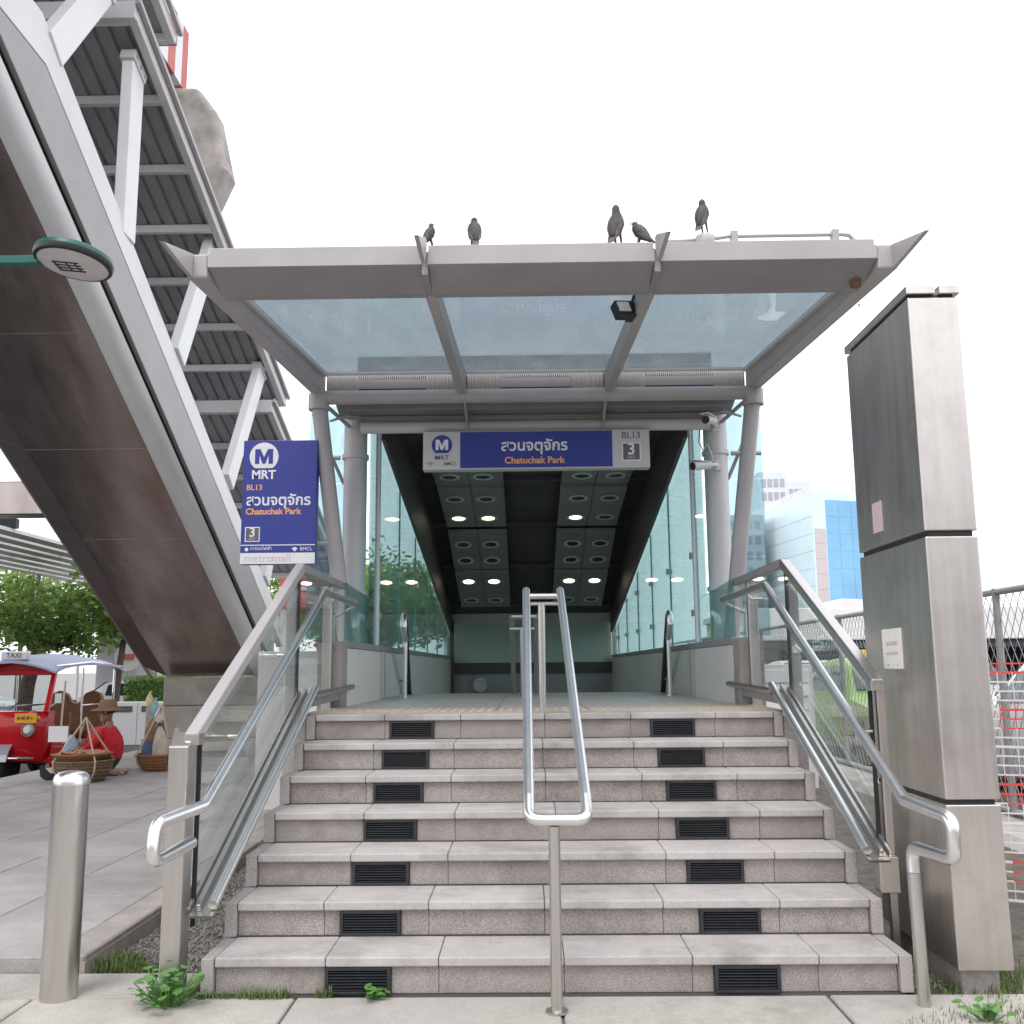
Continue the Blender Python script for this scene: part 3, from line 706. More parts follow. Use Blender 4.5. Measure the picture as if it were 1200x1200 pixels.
sv = thing('station_sign', 'upright blue station sign with white strip below, left of the canopy strut', 'sign', (-2.2, 3.95, 2.2))
X0, X1, Z0, Z1, SY = -2.525, -1.885, 2.215, 3.29, 3.93
mb = MB(); mb.box(X0, X1, SY, SY+.09, Z0, Z1); mb.build('sign_case', 'sign_blue', sv, bevel=.005)
mb = MB(); mb.box(X0+.002, X1-.002, SY-.003, SY-.0005, Z0+.002, Z0+.095); mb.build('white_strip', 'sign_white', sv)
text('lettering', 'metro', .098, (X0+.035, SY-.004, Z0+.048), 'sign_pale', sv, 'LEFT', bold=.0)
text('lettering', 'mall', .098, (X0+.275, SY-.004, Z0+.048), 'sign_pink', sv, 'LEFT', bold=.0)
mb = MB(); mb.box(X0+.002, X1-.002, SY-.003, SY-.0005, Z0+.158, Z0+.166); mb.build('white_line', 'sign_white', sv)
m_logo(sv, X0+.18, SY-.001, Z1-.145, .125, 'sign_white', 'sign_blue')
text('lettering', 'MRT', .105, (X0+.18, SY-.001, Z1-.305), 'sign_white', sv, bold=.03, xs=1.0)
text('lettering', 'BL13', .068, (X0+.035, SY-.001, Z1-.415), 'sign_orange', sv, 'LEFT', bold=.02)
text('lettering', TH, .125, (X0+.035, SY-.001, Z1-.53), 'sign_white', sv, 'LEFT', bold=.02)
text('lettering', 'Chatuchak Park', .074, (X0+.035, SY-.001, Z1-.625), 'sign_orange', sv, 'LEFT', bold=.03)
exit_box(sv, X0+.10, SY-.001, Z0+.255, .064)
text('lettering', 'การรถไฟฟ้า', .04, (X0+.085, SY-.004, Z0+.132), 'sign_white', sv, 'LEFT')
text('lettering', 'BMCL', .042, (X1-.13, SY-.004, Z0+.126), 'sign_white', sv, 'LEFT')
mb = MB(); mb.lathe([(.0, 0), (.016, 0), (.016, .002)], (X0+.055, SY-.0015, Z0+.126), 16, Matrix.Rotation(R(90), 3, 'X')); mb.build('small_emblem', 'sign_white', sv)
mb = MB(); mb.prism([(X1-.2, Z0+.13), (X1-.175, Z0+.145), (X1-.15, Z0+.13), (X1-.175, Z0+.105)], 'y', SY-.003, SY-.001); mb.build('small_emblem', 'sign_white', sv)
mb = MB(); mb.tube([(-1.9, 4.0, 2.40), (-1.72, 4.15, 2.40)], .02, 8); mb.build('bracket', 'paint_grey', sv)
mb = MB(); mb.tube([(-1.9, 4.0, 3.1), (-1.8, 4.05, 3.1)], .02, 8); mb.build('bracket', 'paint_grey', sv)

# ================================================================= RAILS
def arc(c, a0, a1, r, n, ax):
    return [Vector(c)+Vector(ax[0])*r*math.cos(a0+(a1-a0)*k/n)+Vector(ax[1])*r*math.sin(a0+(a1-a0)*k/n) for k in range(n+1)]
def fillet(pts, r, n=6):
    pts = [Vector(p) for p in pts]; out = [pts[0]]
    for a, b, c in zip(pts[:-2], pts[1:-1], pts[2:]):
        u = (a-b).normalized(); w = (c-b).normalized(); ang = u.angle(w)
        d = min(r/math.tan(ang/2), (a-b).length*.49, (c-b).length*.49)
        p0, p2 = b+u*d, b+w*d
        for k in range(n+1):
            t = k/n; out.append(p0*(1-t)**2+b*2*t*(1-t)+p2*t*t)
    out.append(pts[-1]); return out
SL = RI/T
for s, lab in ((-1, 'left'), (1, 'right')):
    bal = thing('glass_balustrade', 'glass balustrade with square steel top rail along the %s side of the steps' % lab, 'balustrade', (s*1.56, .1, 0), 'glass balustrades beside the steps')
    xg = s*1.56
    ytop = 2.0; z_top = 2.0
    ylo = .09 if s < 0 else .50
    zt = lambda y: z_top+(y-ytop)*SL if y < ytop else z_top
    # top rail
    mb = MB(); mb.bar((xg, ylo-.05, zt(ylo-.05)-.02), (xg, ytop, z_top-.02), .058, .056); mb.build('top_rail', 'paint_grey' if s < 0 else 'steel', bal, bevel=.006)
    mb = MB(); mb.bar((xg, ytop-.012, z_top-.019), (xg, 3.45, z_top-.019), .056, .054); mb.build('top_rail', 'paint_beam', bal, bevel=.006)
    mb = MB(); mb.bar((xg, ylo-.052, zt(ylo)-.045), (xg, ylo+.03, zt(ylo)-.045), .062, .05); mb.build('rail_cap', 'steel', bal, bevel=.004)
    # glass
    lowz = lambda y: .33+(y-.07)*SL*.93 if y < 2.05 else 1.17
    yb = ytop-.03
    mb = MB(); mb.prism([(ylo+.07, lowz(ylo+.07)-.1), (yb, lowz(yb)-.06), (yb, zt(yb)-.05), (ylo+.07, zt(ylo+.07)-.05)], 'x', xg-.007, xg+.007); mb.build('glass_pane', 'glass_rail', bal)
    mb = MB(); mb.prism([(yb+.015, lowz(yb)-.05), (3.30, 1.13), (3.30, 1.95), (yb+.015, 1.95)], 'x', xg-.007, xg+.007); mb.build('glass_pane', 'glass_rail', bal)
    mb = MB(); mb.box(xg-.009, xg+.009, yb+.0005, yb+.0145, lowz(yb), 1.95); mb.build('glass_joint', 'black_rubber', bal)
    mb = MB(); mb.box(xg-.009, xg+.009, ylo+.056, ylo+.0695, lowz(ylo)-.1, zt(ylo)-.05); mb.build('glass_joint', 'black_rubber', bal)
    # bottom post(s)
    if s < 0:
        mb = MB(); mb.prism([(.0, -.03), (.11, -.03), (.11, 1.065), (.0, 1.01)], 'x', xg-.085, xg+.0); mb.build('end_post', 'steel', bal, bevel=.006)
    else:
        mb = MB(); mb.box(xg+.012, xg+.05, .50, .535, -.03, 1.24); mb.build('end_post', 'steel', bal, bevel=.005)
    # flat posts at the landing end
    mb = MB(); mb.box(xg+s*.02-.035, xg+s*.02+.035, 3.0, 3.055, .9, 1.94); mb.build('landing_post', 'steel', bal, bevel=.004)
    mb = MB(); mb.box(xg+s*.055-.03, xg+s*.055+.03, 2.02, 2.12, -.03, 1.93); mb.build('landing_post', 'paint_grey', bal, bevel=.004)
    # lower channel (twin rails)
    for k, (dx, w) in enumerate(((-.075, .052), (-.012, .02), (.03, .016))):
        x = s*(1.53+dx)
        a = (x, .09 if s < 0 else .42, lowz(.09 if s < 0 else .42)-.012*k); b = (x, 2.06, lowz(2.04)-.012*k)
        mb = MB(); mb.tube([a, b], .021, 14) if k == 0 else mb.bar(a, b, w, .03); mb.build('base_rail', 'steel_polished' if k == 0 else 'steel', bal, smooth=(k == 0), bevel=0 if k == 0 else .004)
    mb = MB(); mb.tube([(s*1.455, 2.05, 1.172), (s*1.455, 3.40, 1.195)], .021, 14); mb.build('base_rail', 'steel', bal, smooth=True)
    mb = MB(); mb.bar((s*1.51, 2.05, 1.12), (s*1.51, 3.05, 1.14), .05, .06); mb.build('base_rail', 'paint_beam', bal, bevel=.004)
    mb = MB(); mb.bar((s*1.50, .07 if s < 0 else .40, lowz(.07 if s < 0 else .40)-.035), (s*1.50, 2.05, lowz(2.04)-.035), .10, .012); mb.build('base_channel', 'steel', bal)
    if s > 0:
        mb = MB(); mb.box(1.50, 1.59, .41, .48, .30, .46); mb.build('base_bracket', 'steel', bal, bevel=.004)
    # dark hub fittings
    mb = MB(); mb.box(s*1.40-.03 if s > 0 else -1.43, s*1.40+.03 if s > 0 else -1.37, 2.6, 2.66, LZ, LZ+.001)
    # handrail
    hr = thing('handrail', 'polished round steel handrail with looped end, %s side of the steps' % lab, 'handrail', (s*1.5, -.3, 0), 'looped handrails beside the steps')
    xh = s*1.45
    if s < 0:
        pts = fillet([(xh-.01, 3.5, 1.843), (xh-.01, 2.30, 1.843), (xh, -.10, .775), (xh-.10, -.36, .745), (xh-.10, -.40, .60), (xh-.055, -.07, .625)], .05, 5)
    else:
        pts = fillet([(xh+.01, 3.5, 1.848), (xh+.01, 2.12, 1.85), (xh, -.09, .775), (xh+.05, -.42, .75), (xh+.05, -.42, .60), (xh+.005, -.12, .60), (xh, -.13, .50)], .05, 5)
    mb = MB(); mb.tube(pts, .0255, 16); mb.build('rail', 'steel_polished', hr, smooth=True)
    for y in (.55, 1.45, 2.6):
        z = .775+(y+.1)*(1.843-.775)/2.4 if y < 2.3 else 1.843
        mb = MB(); mb.tube([(xh, y, z-.02), (xh+s*.03, y, z-.05), (s*1.555, y, z-.05)], .009, 8); mb.build('bracket', 'steel', hr, smooth=True)
    if s > 0:
        mb = MB(); mb.tube([(xh, -.13, .50), (xh, -.15, -.03)], .026, 14); mb.build('post', 'steel', hr, smooth=True)
    # Y-shaped support at the landing end
    mb = MB(); mb.tube([(s*1.60, 3.35, 1.53), (s*1.60, 3.35, 1.73)], .012, 8); mb.tube([(s*1.60, 3.35, 1.73), (s*1.45, 3.40, 1.82)], .012, 8); mb.build('end_bracket', 'steel', hr)

cr = thing('centre_handrail', 'double polished steel handrail running up the middle of the steps', 'handrail', (0, -.2, 0))
XL, XR = -.10, .115
pts = [(XL, 1.98, 1.80), (XL, 1.85, 1.79), (XL, -.08, .80), (XL, -.16, .745)]
a = fillet([(XL, 1.93, 1.815), (XL, -.10, .80), (XL, -.21, .725), (XR+.02, -.21, .725), (XR+.02, -.10, .80), (XR, 1.93, 1.815)], .055, 6)
mb = MB(); mb.tube(a, .0235, 16); mb.build('rail', 'steel_polished', cr, smooth=True)
mb = MB(); mb.tube([(XL+.01, 1.90, 1.775), (XR-.01, 1.90, 1.775)], .019, 14); mb.build('cross_bar', 'steel', cr, smooth=True)
mb = MB(); mb.tube([(XL+.01, 1.93, 1.73), (XR-.01, 1.93, 1.73)], .012, 12); mb.build('cross_bar', 'steel', cr, smooth=True)
mb = MB(); mb.tube([(0, -.2, 0), (0, -.2, .70)], .0235, 16); mb.build('post', 'steel', cr, smooth=True)
mb = MB(); mb.lathe([(.045, 0), (.045, .008), (.026, .012)], (0, -.2, 0), 20); mb.build('foot_plate', 'steel', cr, smooth=True)
mb = MB(); mb.tube([(-.005, 1.90, 1.05), (-.005, 1.90, 1.73)], .022, 16); mb.build('post', 'steel', cr, smooth=True)
mb = MB(); mb.tube([(0, 1.0, .6), (0, 1.0, 1.27)], .0001, 4)
for f_ in (.3, .7):
    y = -.1+f_*2.0; z = .80+(1.815-.80)*f_*2/2.03
cr2 = thing('centre_handrail', 'second slim steel centre rail further back inside the tunnel mouth', 'handrail', (-.15, 5.2, LZ))
mb = MB(); mb.tube([(-.14, 5.2, LZ), (-.14, 5.2, 1.70)], .022, 12); mb.build('post', 'steel', cr2, smooth=True)
mb = MB(); mb.tube([(-.26, 5.2, 1.70), (-.02, 5.2, 1.70)], .02, 10); mb.tube([(-.24, 5.24, 1.82), (.0, 5.24, 1.82)], .026, 10); mb.tube([(-.24, 5.24, 1.82), (-.24, 7.0, .85)], .024, 10); mb.tube([(.0, 5.24, 1.82), (.0, 7.0, .85)], .024, 10); mb.build('rail', 'steel', cr2, smooth=True)

# ================================================================= PYLON, BOLLARD, STREET LAMP
py = thing('steel_pylon', 'tall three-section brushed steel totem pylon on a concrete foot, right of the steps', 'pylon', (1.78, .4, 0))
mb = MB(); mb.box(1.69, 1.85, .06, .78, -.06, .085); mb.build('concrete_foot', 'concrete_old', py, bevel=.01)
for z0, z1 in ((.085, .745), (.765, 1.885), (1.91, 2.985)):
    mb = MB(); mb.box(1.655, 1.885, .0, .86, z0, z1); mb.build('section', 'steel_pylon', py, bevel=.006)
for z0, z1 in ((.745, .765), (1.885, 1.91)):
    mb = MB(); mb.box(1.672, 1.868, .017, .84, z0-.002, z1+.002); mb.build('shadow_gap', 'black_plastic', py)
mb = MB(); mb.box(1.672, 1.868, .017, .84, 2.983, 3.002); mb.build('shadow_gap', 'black_plastic', py)
for (a, b) in ((1.648, 1.78), (1.798, 1.892)):
    mb = MB(); mb.box(a, b, -.008, .87, 3.0, 3.04); mb.build('cap', 'steel_pylon', py, bevel=.004)
mb = MB(); mb.box(1.651, 1.6545, .50, .62, 1.98, 2.13); mb.build('sticker', 'paper_pink', py)
mb = MB(); mb.box(1.6505, 1.6545, .36, .60, 1.31, 1.50); nt_ = mb.build('paper_notice', 'paper', py)
def faint_print(name, parent, matname, rows, plane):
    # small print that is too blurred to read: broken strokes
    mb = MB(); rnd = random.Random(5)
    for (u0, u1, z, h) in rows:
        u = u0
        while u < u1:
            w = rnd.uniform(.5, 1.3)*h
            hh = h*rnd.uniform(.55, 1.0); e = min(u1, u+w)
            if plane[0] == 'x': mb.box(plane[1]-.0006, plane[1], u, e, z, z+hh)
            else: mb.box(u, e, plane[1]-.0006, plane[1], z, z+hh)
            u = e+h*.35
    o = mb.build(name, matname, parent); o['kind'] = 'stuff'; return o
faint_print('notice_print', nt_, 'ink', [(.41, .55, 1.42, .02), (.405, .555, 1.375, .02), (.41, .43, 1.325, .008), (.53, .55, 1.325, .008)], ('x', 1.6502))

bo = thing('bollard', 'round brushed steel bollard with domed slanted cap beside the steps', 'bollard', (-2.05, .0, 0))
mb = MB(); mb.lathe([(.0735, -.004), (.0735, .855)], (-2.055, 0, 0), 32); mb.build('shaft', 'steel', bo, smooth=True)
mb = MB(); rr = [(.0737, .8555), (.0737, .872), (.068, .892), (.054, .905), (.03, .911), (.001, .912)]
mb.lathe(rr, (-2.055, 0, 0), 32); mb.build('cap', 'steel_polished', bo, smooth=True)

lp = thing('street_lamp', 'dark green disc street lamp on a horizontal arm at the left edge', 'street lamp', (-4.6, 1.0, 0))
cx, cy, cz_ = -2.68, 1.0, 3.66
tm = Matrix.Rotation(R(6), 3, 'Y') @ Matrix.Rotation(R(-5), 3, 'X')
mb = MB(); mb.lathe([(.192, -.025), (.212, -.02), (.218, -.006), (.218, .01)], (cx, cy, cz_), 40, tm, cap=False); mb.build('rim', 'lamp_black', lp, smooth=True)
mb = MB(); mb.lathe([(.219, .008), (.215, .03), (.17, .055), (.09, .07), (.001, .075)], (cx, cy, cz_), 40, tm); mb.build('shade', 'lamp_green', lp, smooth=True)
mb = MB(); mb.lathe([(.001, -.036), (.12, -.033), (.193, -.024)], (cx, cy, cz_), 40, tm, cap=False); ls = mb.build('lens', 'lamp_lens', lp, smooth=True)
mb = MB()
for k in range(4):
    mb.obox(Vector((cx, cy, cz_))+tm@Vector((-.02+.0, -.05+k*.034, -.037)), (.15, .006, .006), tm)
for k in (-.07, .0, .05): mb.obox(Vector((cx, cy, cz_))+tm@Vector((-.02+k, 0, -.037)), (.006, .11, .006), tm)
mb.build('led_frame', 'lamp_black', ls)
mb = MB(); mb.box(-4.6, cx-.19, .97, 1.03, 3.64, 3.69); mb.build('arm', 'lamp_green', lp, bevel=.006)
mb = MB(); mb.lathe([(.09, .04), (.09, .5), (.06, .52), (.05, 4.0), (.06, 4.05), (.0, 4.12)], (-4.6, 1.0, 0), 20); mb.build('pole', 'lamp_green', lp, smooth=True)

# ================================================================= PIGEONS
def pigeon(name, label, loc, yaw, lean, h, hunch=0.):
    t = thing(name, label, 'pigeon', loc, 'pigeons on the canopy')
    sc = h/.30
    def P(x, z): return Vector((0, x, z-.045))     # bird faces +Y locally
    spine = [(-.13, .075, .004, .004), (-.115, .085, .018, .016), (-.08, .10, .038, .036), (-.03, .128, .055, .053), (.015, .155, .058, .058), (.05, .185, .048, .050), (.068, .215-hunch*.3, .034, .036), (.075, .242-hunch*.6, .026, .027), (.084, .262-hunch*.8, .026, .027), (.092, .278-hunch, .020, .020), (.095, .290-hunch, .006, .006)]
    rot = Matrix.Rotation(lean, 3, 'X')
    rings = []
    pts = [rot@P(a, b) for a, b, _, _ in spine]
    for i, (a, b, rx, ry) in enumerate(spine):
        d = (pts[min(i+1, len(pts)-1)]-pts[max(i-1, 0)]).normalized()
        rings.append((pts[i], Vector((1, 0, 0)), d.cross(Vector((1, 0, 0))), rx*1.16, ry*1.14))
    parts = []; dz = max(0, .012-(rot@Vector((0, -.195, .005))).z); D_ = Vector((0, 0, dz))
    rings = [(c+D_, a, b, p, q) for c, a, b, p, q in rings]
    mb = MB(); mb.loft(rings, 14); parts.append((mb, 'body', 'pigeon', True))
    for s in (-1, 1):
        wr = []
        for (y, z, rx, ry) in [(.045, .17, .010, .028), (.01, .155, .016, .045), (-.05, .12, .014, .040), (-.11, .085, .009, .022), (-.165, .06, .003, .006)]:
            c = rot@Vector((s*.048*(1 if y > -.1 else .6), y, z-.045))+D_; wr.append((c, (1, 0, 0), (0, -.45, .9), rx, ry))
        mb = MB(); mb.loft(wr, 10); parts.append((mb, 'wing', 'pigeon_wing', True))
    tb = rot@Vector((0, -.10, .037))+D_; te = rot@Vector((0, -.195, .005))+D_
    mb = MB(); mb.add([tb+Vector((-.018, 0, .006)), tb+Vector((.018, 0, .006)), te+Vector((.03, 0, 0)), te+Vector((-.03, 0, 0)), tb+Vector((-.018, 0, -.006)), tb+Vector((.018, 0, -.006)), te+Vector((.03, 0, -.006)), te+Vector((-.03, 0, -.006))], [(0,1,2,3),(7,6,5,4),(0,4,5,1),(1,5,6,2),(2,6,7,3),(3,7,4,0)]); parts.append((mb, 'tail', 'pigeon_wing', False))
    hb = rot@Vector((0, .108, .217-hunch*.85))+D_
    mb = MB(); mb.tube([hb, hb+rot@Vector((0, .018, -.002)), hb+rot@Vector((0, .032, -.008))], [.008, .006, .001], 8); parts.append((mb, 'beak', 'beak', True))
    for s in (-1, 1):
        mb = MB(); top = rot@Vector((s*.022, .0, .075))+D_; mb.tube([top, Vector((s*.024, .005, .035)), Vector((s*.024, .0, .006))], [.016, .006, .004], 7)
        for a in (-.5, 0, .5): mb.tube([(s*.024, 0, .006), (s*.024+.03*math.sin(a), .03*math.cos(a), .003)], .003, 5)
        mb.tube([(s*.024, 0, .006), (s*.024, -.02, .003)], .003, 5); parts.append((mb, 'leg', 'pigeon_leg', True))
    mt = Matrix.Translation(loc) @ Matrix.Rotation(yaw, 4, 'Z') @ Matrix.Scale(sc, 4)
    for mb, n, mname, sm in parts:
        mb.v = [tuple(mt@Vector(q)) for q in mb.v]; mb.build(n, mname, t, smooth=sm)
PZ = 3.651
pigeon('pigeon', 'leftmost pigeon, small and slim, beside the left canopy fin', (-.605, .89, PZ), R(-75), R(28), .135, .02)
pigeon('pigeon', 'plump dark pigeon with sunken head, second from the left', (-.375, .95, PZ), R(8), R(30), .185, .03)
pigeon('pigeon', 'tallest upright pigeon left of the right canopy fin', (.445, .95, PZ), R(-28), R(32), .215, .0)
pigeon('pigeon', 'small crouching pigeon right beside the tallest one', (.55, .90, PZ), R(70), R(15), .165, .04)
pigeon('pigeon', 'dark pigeon perched on the junction box, rightmost', (.925, .90, 3.704), R(-35), R(34), .18, .015)

# ================================================================= ESCALATOR STRUCTURE (left)
K = .546
esc = thing('covered_escalator', 'steel clad covered escalator rising over the plaza with truss and stepped roof', 'escalator', (-4.9, 10.9, 0))
Y0e, Y1e = -1.5, 10.9
def ybend(off): return max(2.3, min(3.2, 3.2-(8.13-off)/.58*.9))
def zo(off, y): return off-K*max(y, ybend(off))
def strip(name, prof, ya, yb, matname, closed=True, bevel=0.):
    # prof: (x, offset) polygon, sheared along the slope between ya and yb
    n = len(prof); k = 3 if ya < 2.2 and yb > 3.3 else 2
    v = [(x, y, zo(o, y)) for row in (('a', 'm', 'b') if k == 3 else ('a', 'b')) for x, o in prof for y in [{'a': ya, 'b': yb, 'm': ybend(o)}[row]]]
    f = [(q*n+i, q*n+(i+1) % n, (q+1)*n+(i+1) % n, (q+1)*n+i) for q in range(k-1) for i in range(n)]+[tuple(range(n))[::-1], tuple(range((k-1)*n, k*n))]
    mb = MB(); mb.add(v, f); return mb.build(name, matname, esc, bevel=bevel)
ys = [Y0e, 4.8, 6.3, 7.8, 9.3, Y1e]
for a, b in zip(ys[:-1], ys[1:]):
    a2, b2 = a+.002, b-.002
    strip('soffit_panel', [(-5.66, 7.22), (-4.31, 7.22), (-4.31, 7.28), (-5.66, 7.28)], a2, b2, 'steel_soffit')
    strip('soffit_edge', [(-6.02, 7.36), (-5.665, 7.22), (-5.665, 7.28), (-6.02, 7.42)], a2, b2, 'soffit_edge')
    arcp = [(-4.305+.165*t+.018*math.sin(t*math.pi), 7.22+.26*t-.018*math.sin(t*math.pi)) for t in [k/8 for k in range(9)]]
    n = len(arcp); prof = arcp+[(x-.02, o+.02) for x, o in arcp[::-1]]
    o = strip('cladding_band', prof, a2+.25, min(b2+.25, Y1e+.2), 'steel_band')
    o.data.polygons.foreach_set('use_smooth', [True]*len(o.data.polygons)); o.data.set_sharp_from_angle(angle=R(40))
strip('inner_core', [(-5.98, 7.44), (-5.66, 7.30), (-4.33, 7.30), (-4.20, 7.55), (-4.20, 8.0), (-5.98, 8.0)], Y0e, Y1e, 'joint')
strip('joint_reveal', [(-4.24, 7.44), (-4.17, 7.48), (-4.17, 7.60), (-4.24, 7.60)], Y0e, Y1e, 'black_rubber')
strip('fascia', [(-4.165, 7.58), (-4.10, 7.55), (-4.10, 8.13), (-4.165, 8.13)], Y0e, 11.3, 'fascia_grey', bevel=.006)
strip('fascia_cap', [(-4.19, 8.135), (-4.095, 8.135), (-4.16, 8.62), (-4.25, 8.62)], Y0e, 11.8, 'paint_light', bevel=.006)
strip('far_fascia', [(-6.06, 7.38), (-6.0, 7.38), (-6.0, 8.5), (-6.06, 8.5)], Y0e, 11.3, 'fascia_grey')
strip('foot_plate', [(-6.02, 7.37), (-5.66, 7.22), (-4.31, 7.22), (-4.2, 7.5), (-4.2, 7.9), (-6.02, 7.9)], Y1e+.002, Y1e+.05, 'steel_soffit')
# truss posts
for a, b in [((5.12, 5.72), (5.12, 7.62)), ((6.75, 4.98), (7.86, 6.93)), ((8.85, 3.88), (10.25, 5.88)), ((3.42, 6.68), (4.3, 7.95)), ((1.4, 6.9), (2.1, 8.7)), ((10.9, 2.7), (12.2, 5.1))]:
    mb = MB(); mb.bar((-4.19, *a), (-4.19, *b), .12, .30, (1, 0, 0)) if False else mb.bar((-4.19, *a), (-4.19, *b), .30, .12, (1, 0, 0)); mb.build('truss_post', 'paint_white', esc, bevel=.01)
    mb = MB(); mb.bar((-5.72, *a), (-5.72, *b), .28, .12, (1, 0, 0)); mb.build('truss_post', 'paint_white', esc, bevel=.01)
    mb = MB(); mb.obox((-4.19, b[0], b[1]+.02), (.16, .34, .12), Matrix.Rotation(-.35, 3, 'X')); mb.build('node_plate', 'paint_light', esc, bevel=.008)
    for q in (-.11, 0, .11):
        mb = MB(); mb.lathe([(.022, 0), (.022, .012), (.001, .016)], (-4.109, b[0]+q, b[1]+.02-.36*q), 6, Matrix.Rotation(R(90), 3, 'Y')); mb.build('bolt', 'paint_grey', esc)
# roof segments
def roof(ya, za, yb, zb_, x0=-5.95, x1=-4.10):
    sl = (zb_-za)/(yb-ya); ln = math.hypot(yb-ya, zb_-za)
    mb = MB(); prof = []; n = int((x1-x0)/.045)
    rt_ = MB(); pts = []; x = x0
    while x < x1-.001:
        pts += [(x, .0), (x+.13, .0), (x+.145, .04), (x+.165, .04)]; x += .18
    pts.append((x1, 0))
    v = [(px, ya, za+h) for px, h in pts]+[(px, yb, zb_+h) for px, h in pts]; k = len(pts)
    v += [(px, y, z+.025) for (px, y, z) in v[:]]
    f = [(i, i+1, k+i+1, k+i) for i in range(k-1)]+[(2*k+i, 3*k+i, 3*k+i+1, 2*k+i+1) for i in range(k-1)]
    mb.add(v, f); rf = mb.build('roof_sheet', 'corrugated', esc)
    # purlins
    npur = max(2, int(round(ln/.95)))
    for i in range(npur+1):
        t = i/npur; y = ya+(yb-ya)*t; z = za+(zb_-za)*t
        mb = MB(); mb.bar((x0, y+.0, z-.055), (x1+.02, y+.0, z-.055), .07, .10); mb.build('purlin', 'paint_light' if i % 3 else 'paint_white', rf, bevel=.006)
    # edge beam + gutter lip
    mb = MB(); mb.bar((x1+.06, ya-.05, za-.03), (x1+.06, yb+.05, zb_-.03), .09, .16); mb.build('edge_beam', 'paint_light', rf, bevel=.01)
    mb = MB(); mb.bar((x1+.135, ya-.12, za+.07), (x1+.135, yb+.10, zb_+.06), .05, .06); mb.build('edge_gutter', 'paint_grey', rf, bevel=.006)
    mb = MB(); mb.bar((x0-.04, ya, za-.03), (x0-.04, yb, zb_-.03), .09, .16); mb.build('edge_beam', 'paint_light', rf, bevel=.01)
    mb = MB(); mb.bar((x0-.05, ya-.06, za-.01), (x1+.10, ya-.06, za-.01), .09, .2); mb.build('end_beam', 'paint_light', rf, bevel=.01)
    mb = MB(); mb.bar((x0-.05, yb+.06, zb_-.0), (x1+.10, yb+.06, zb_-.0), .08, .16); mb.build('end_beam', 'fascia_grey', rf, bevel=.01)
roof(4.75, 7.98, 11.15, 5.68)
roof(10.45, 5.38, 16.2, 3.35)
roof(-1.2, 10.35, 5.45, 8.25, -5.95, -4.0)
# pier under the foot
pr = thing('concrete_pier_block', 'stepped beige concrete block under the foot of the escalator', 'concrete block', (-4.9, 11.2, 0))
mb = MB(); mb.box(-5.83, -3.5, 10.45, 12.8, .03, .33); mb.build('plinth', 'concrete_old', pr, bevel=.02)
mb = MB(); mb.box(-5.80, -3.55, 10.5, 12.8, .333, .80); mb.build('lower_block', 'concrete_pier', pr, bevel=.02)
mb = MB(); mb.box(-5.62, -3.7, 10.7, 12.8, .803, 1.22); mb.build('upper_block', 'concrete_pier', pr, bevel=.02)

# elevated rail viaduct behind
via = thing('rail_viaduct', 'weathered concrete viaduct head with red and white striped edge, top left', 'viaduct', (-9.5, 18, 0))
mb = MB(); mb.prism([(-8.2, 13.95), (-7.15, 13.95), (-6.75, 13.4), (-6.44, 12.0), (-6.85, 11.0), (-9, 10.2), (-19, 10.2), (-19, 13.3)], 'y', 15.2, 16); mb.build('pier_head', 'concrete_old', via, bevel=.14, segs=3)
mb = MB(); mb.lathe([(1.1, -.5), (1.1, 10.4)], (-17.5, 14.6, 0), 24); mb.build('pier_shaft', 'concrete_old', via, smooth=True)
mb = MB(); mb.box(-19, -8.15, -8, 16, 14.05, 14.5); mb.build('girder', 'concrete_old', via)
yv = 16.0
for k, w in enumerate([.35, .4, .42, 1.7, .5, 2.2, .6, 2.6, .7, 3.0, .8]):
    mb = MB(); mb.prism([(-8.14, 14.25), (-7.68, 14.25), (-7.68, 15.75), (-8.14, 15.75)], 'y', yv-w+.003, yv); mb.build('striped_edge', 'paint_white' if k % 2 else 'red_paint', via); yv -= w
# louvred shelter roof at far left
sh = thing('louvred_shelter', 'slatted grey shelter roof over the street, behind the escalator', 'shelter', (-13.5, 22, 0))
for k in range(7):
    x = -11.7-k*.66
    mb = MB(); mb.box(x-.22, x+.22, 16.0, 31, 4.40, 4.48); mb.build('slat', 'paint_light', sh)
for y in (17.0, 22.0, 27.0):
    mb = MB(); mb.box(-16.0, -11.4, y, y+.15, 4.485, 4.70); mb.build('cross_beam', 'grille_dark', sh)
for y in (17.06, 22.06, 27.06):
    mb = MB(); mb.lathe([(.09, -.42), (.09, 4.484)], (-15.9, y, 0), 12); mb.build('post', 'paint_grey', sh)
fbm = thing('footbridge_beam', 'brown steel footbridge beam crossing at the far left behind the escalator', 'beam', (-11, 14, 0))
mb = MB(); mb.box(-16, -6.3, 14.0, 14.5, 4.30, 4.95); mb.build('beam', 'steel_soffit', fbm, bevel=.02)
mb = MB(); mb.box(-12.4, -12.0, 14.05, 14.45, -.45, 4.299); mb.build('pillar', 'concrete_old', fbm)

# ================================================================= TUK-TUK
tk = thing('auto_rickshaw', 'red three-wheeled auto rickshaw with pale blue roof parked on the plaza', 'auto rickshaw', (-6.8, 9.6, .045))
G = .045
def tb(name, mb, m_, **k): return mb.build(name, m_, tk, **k)
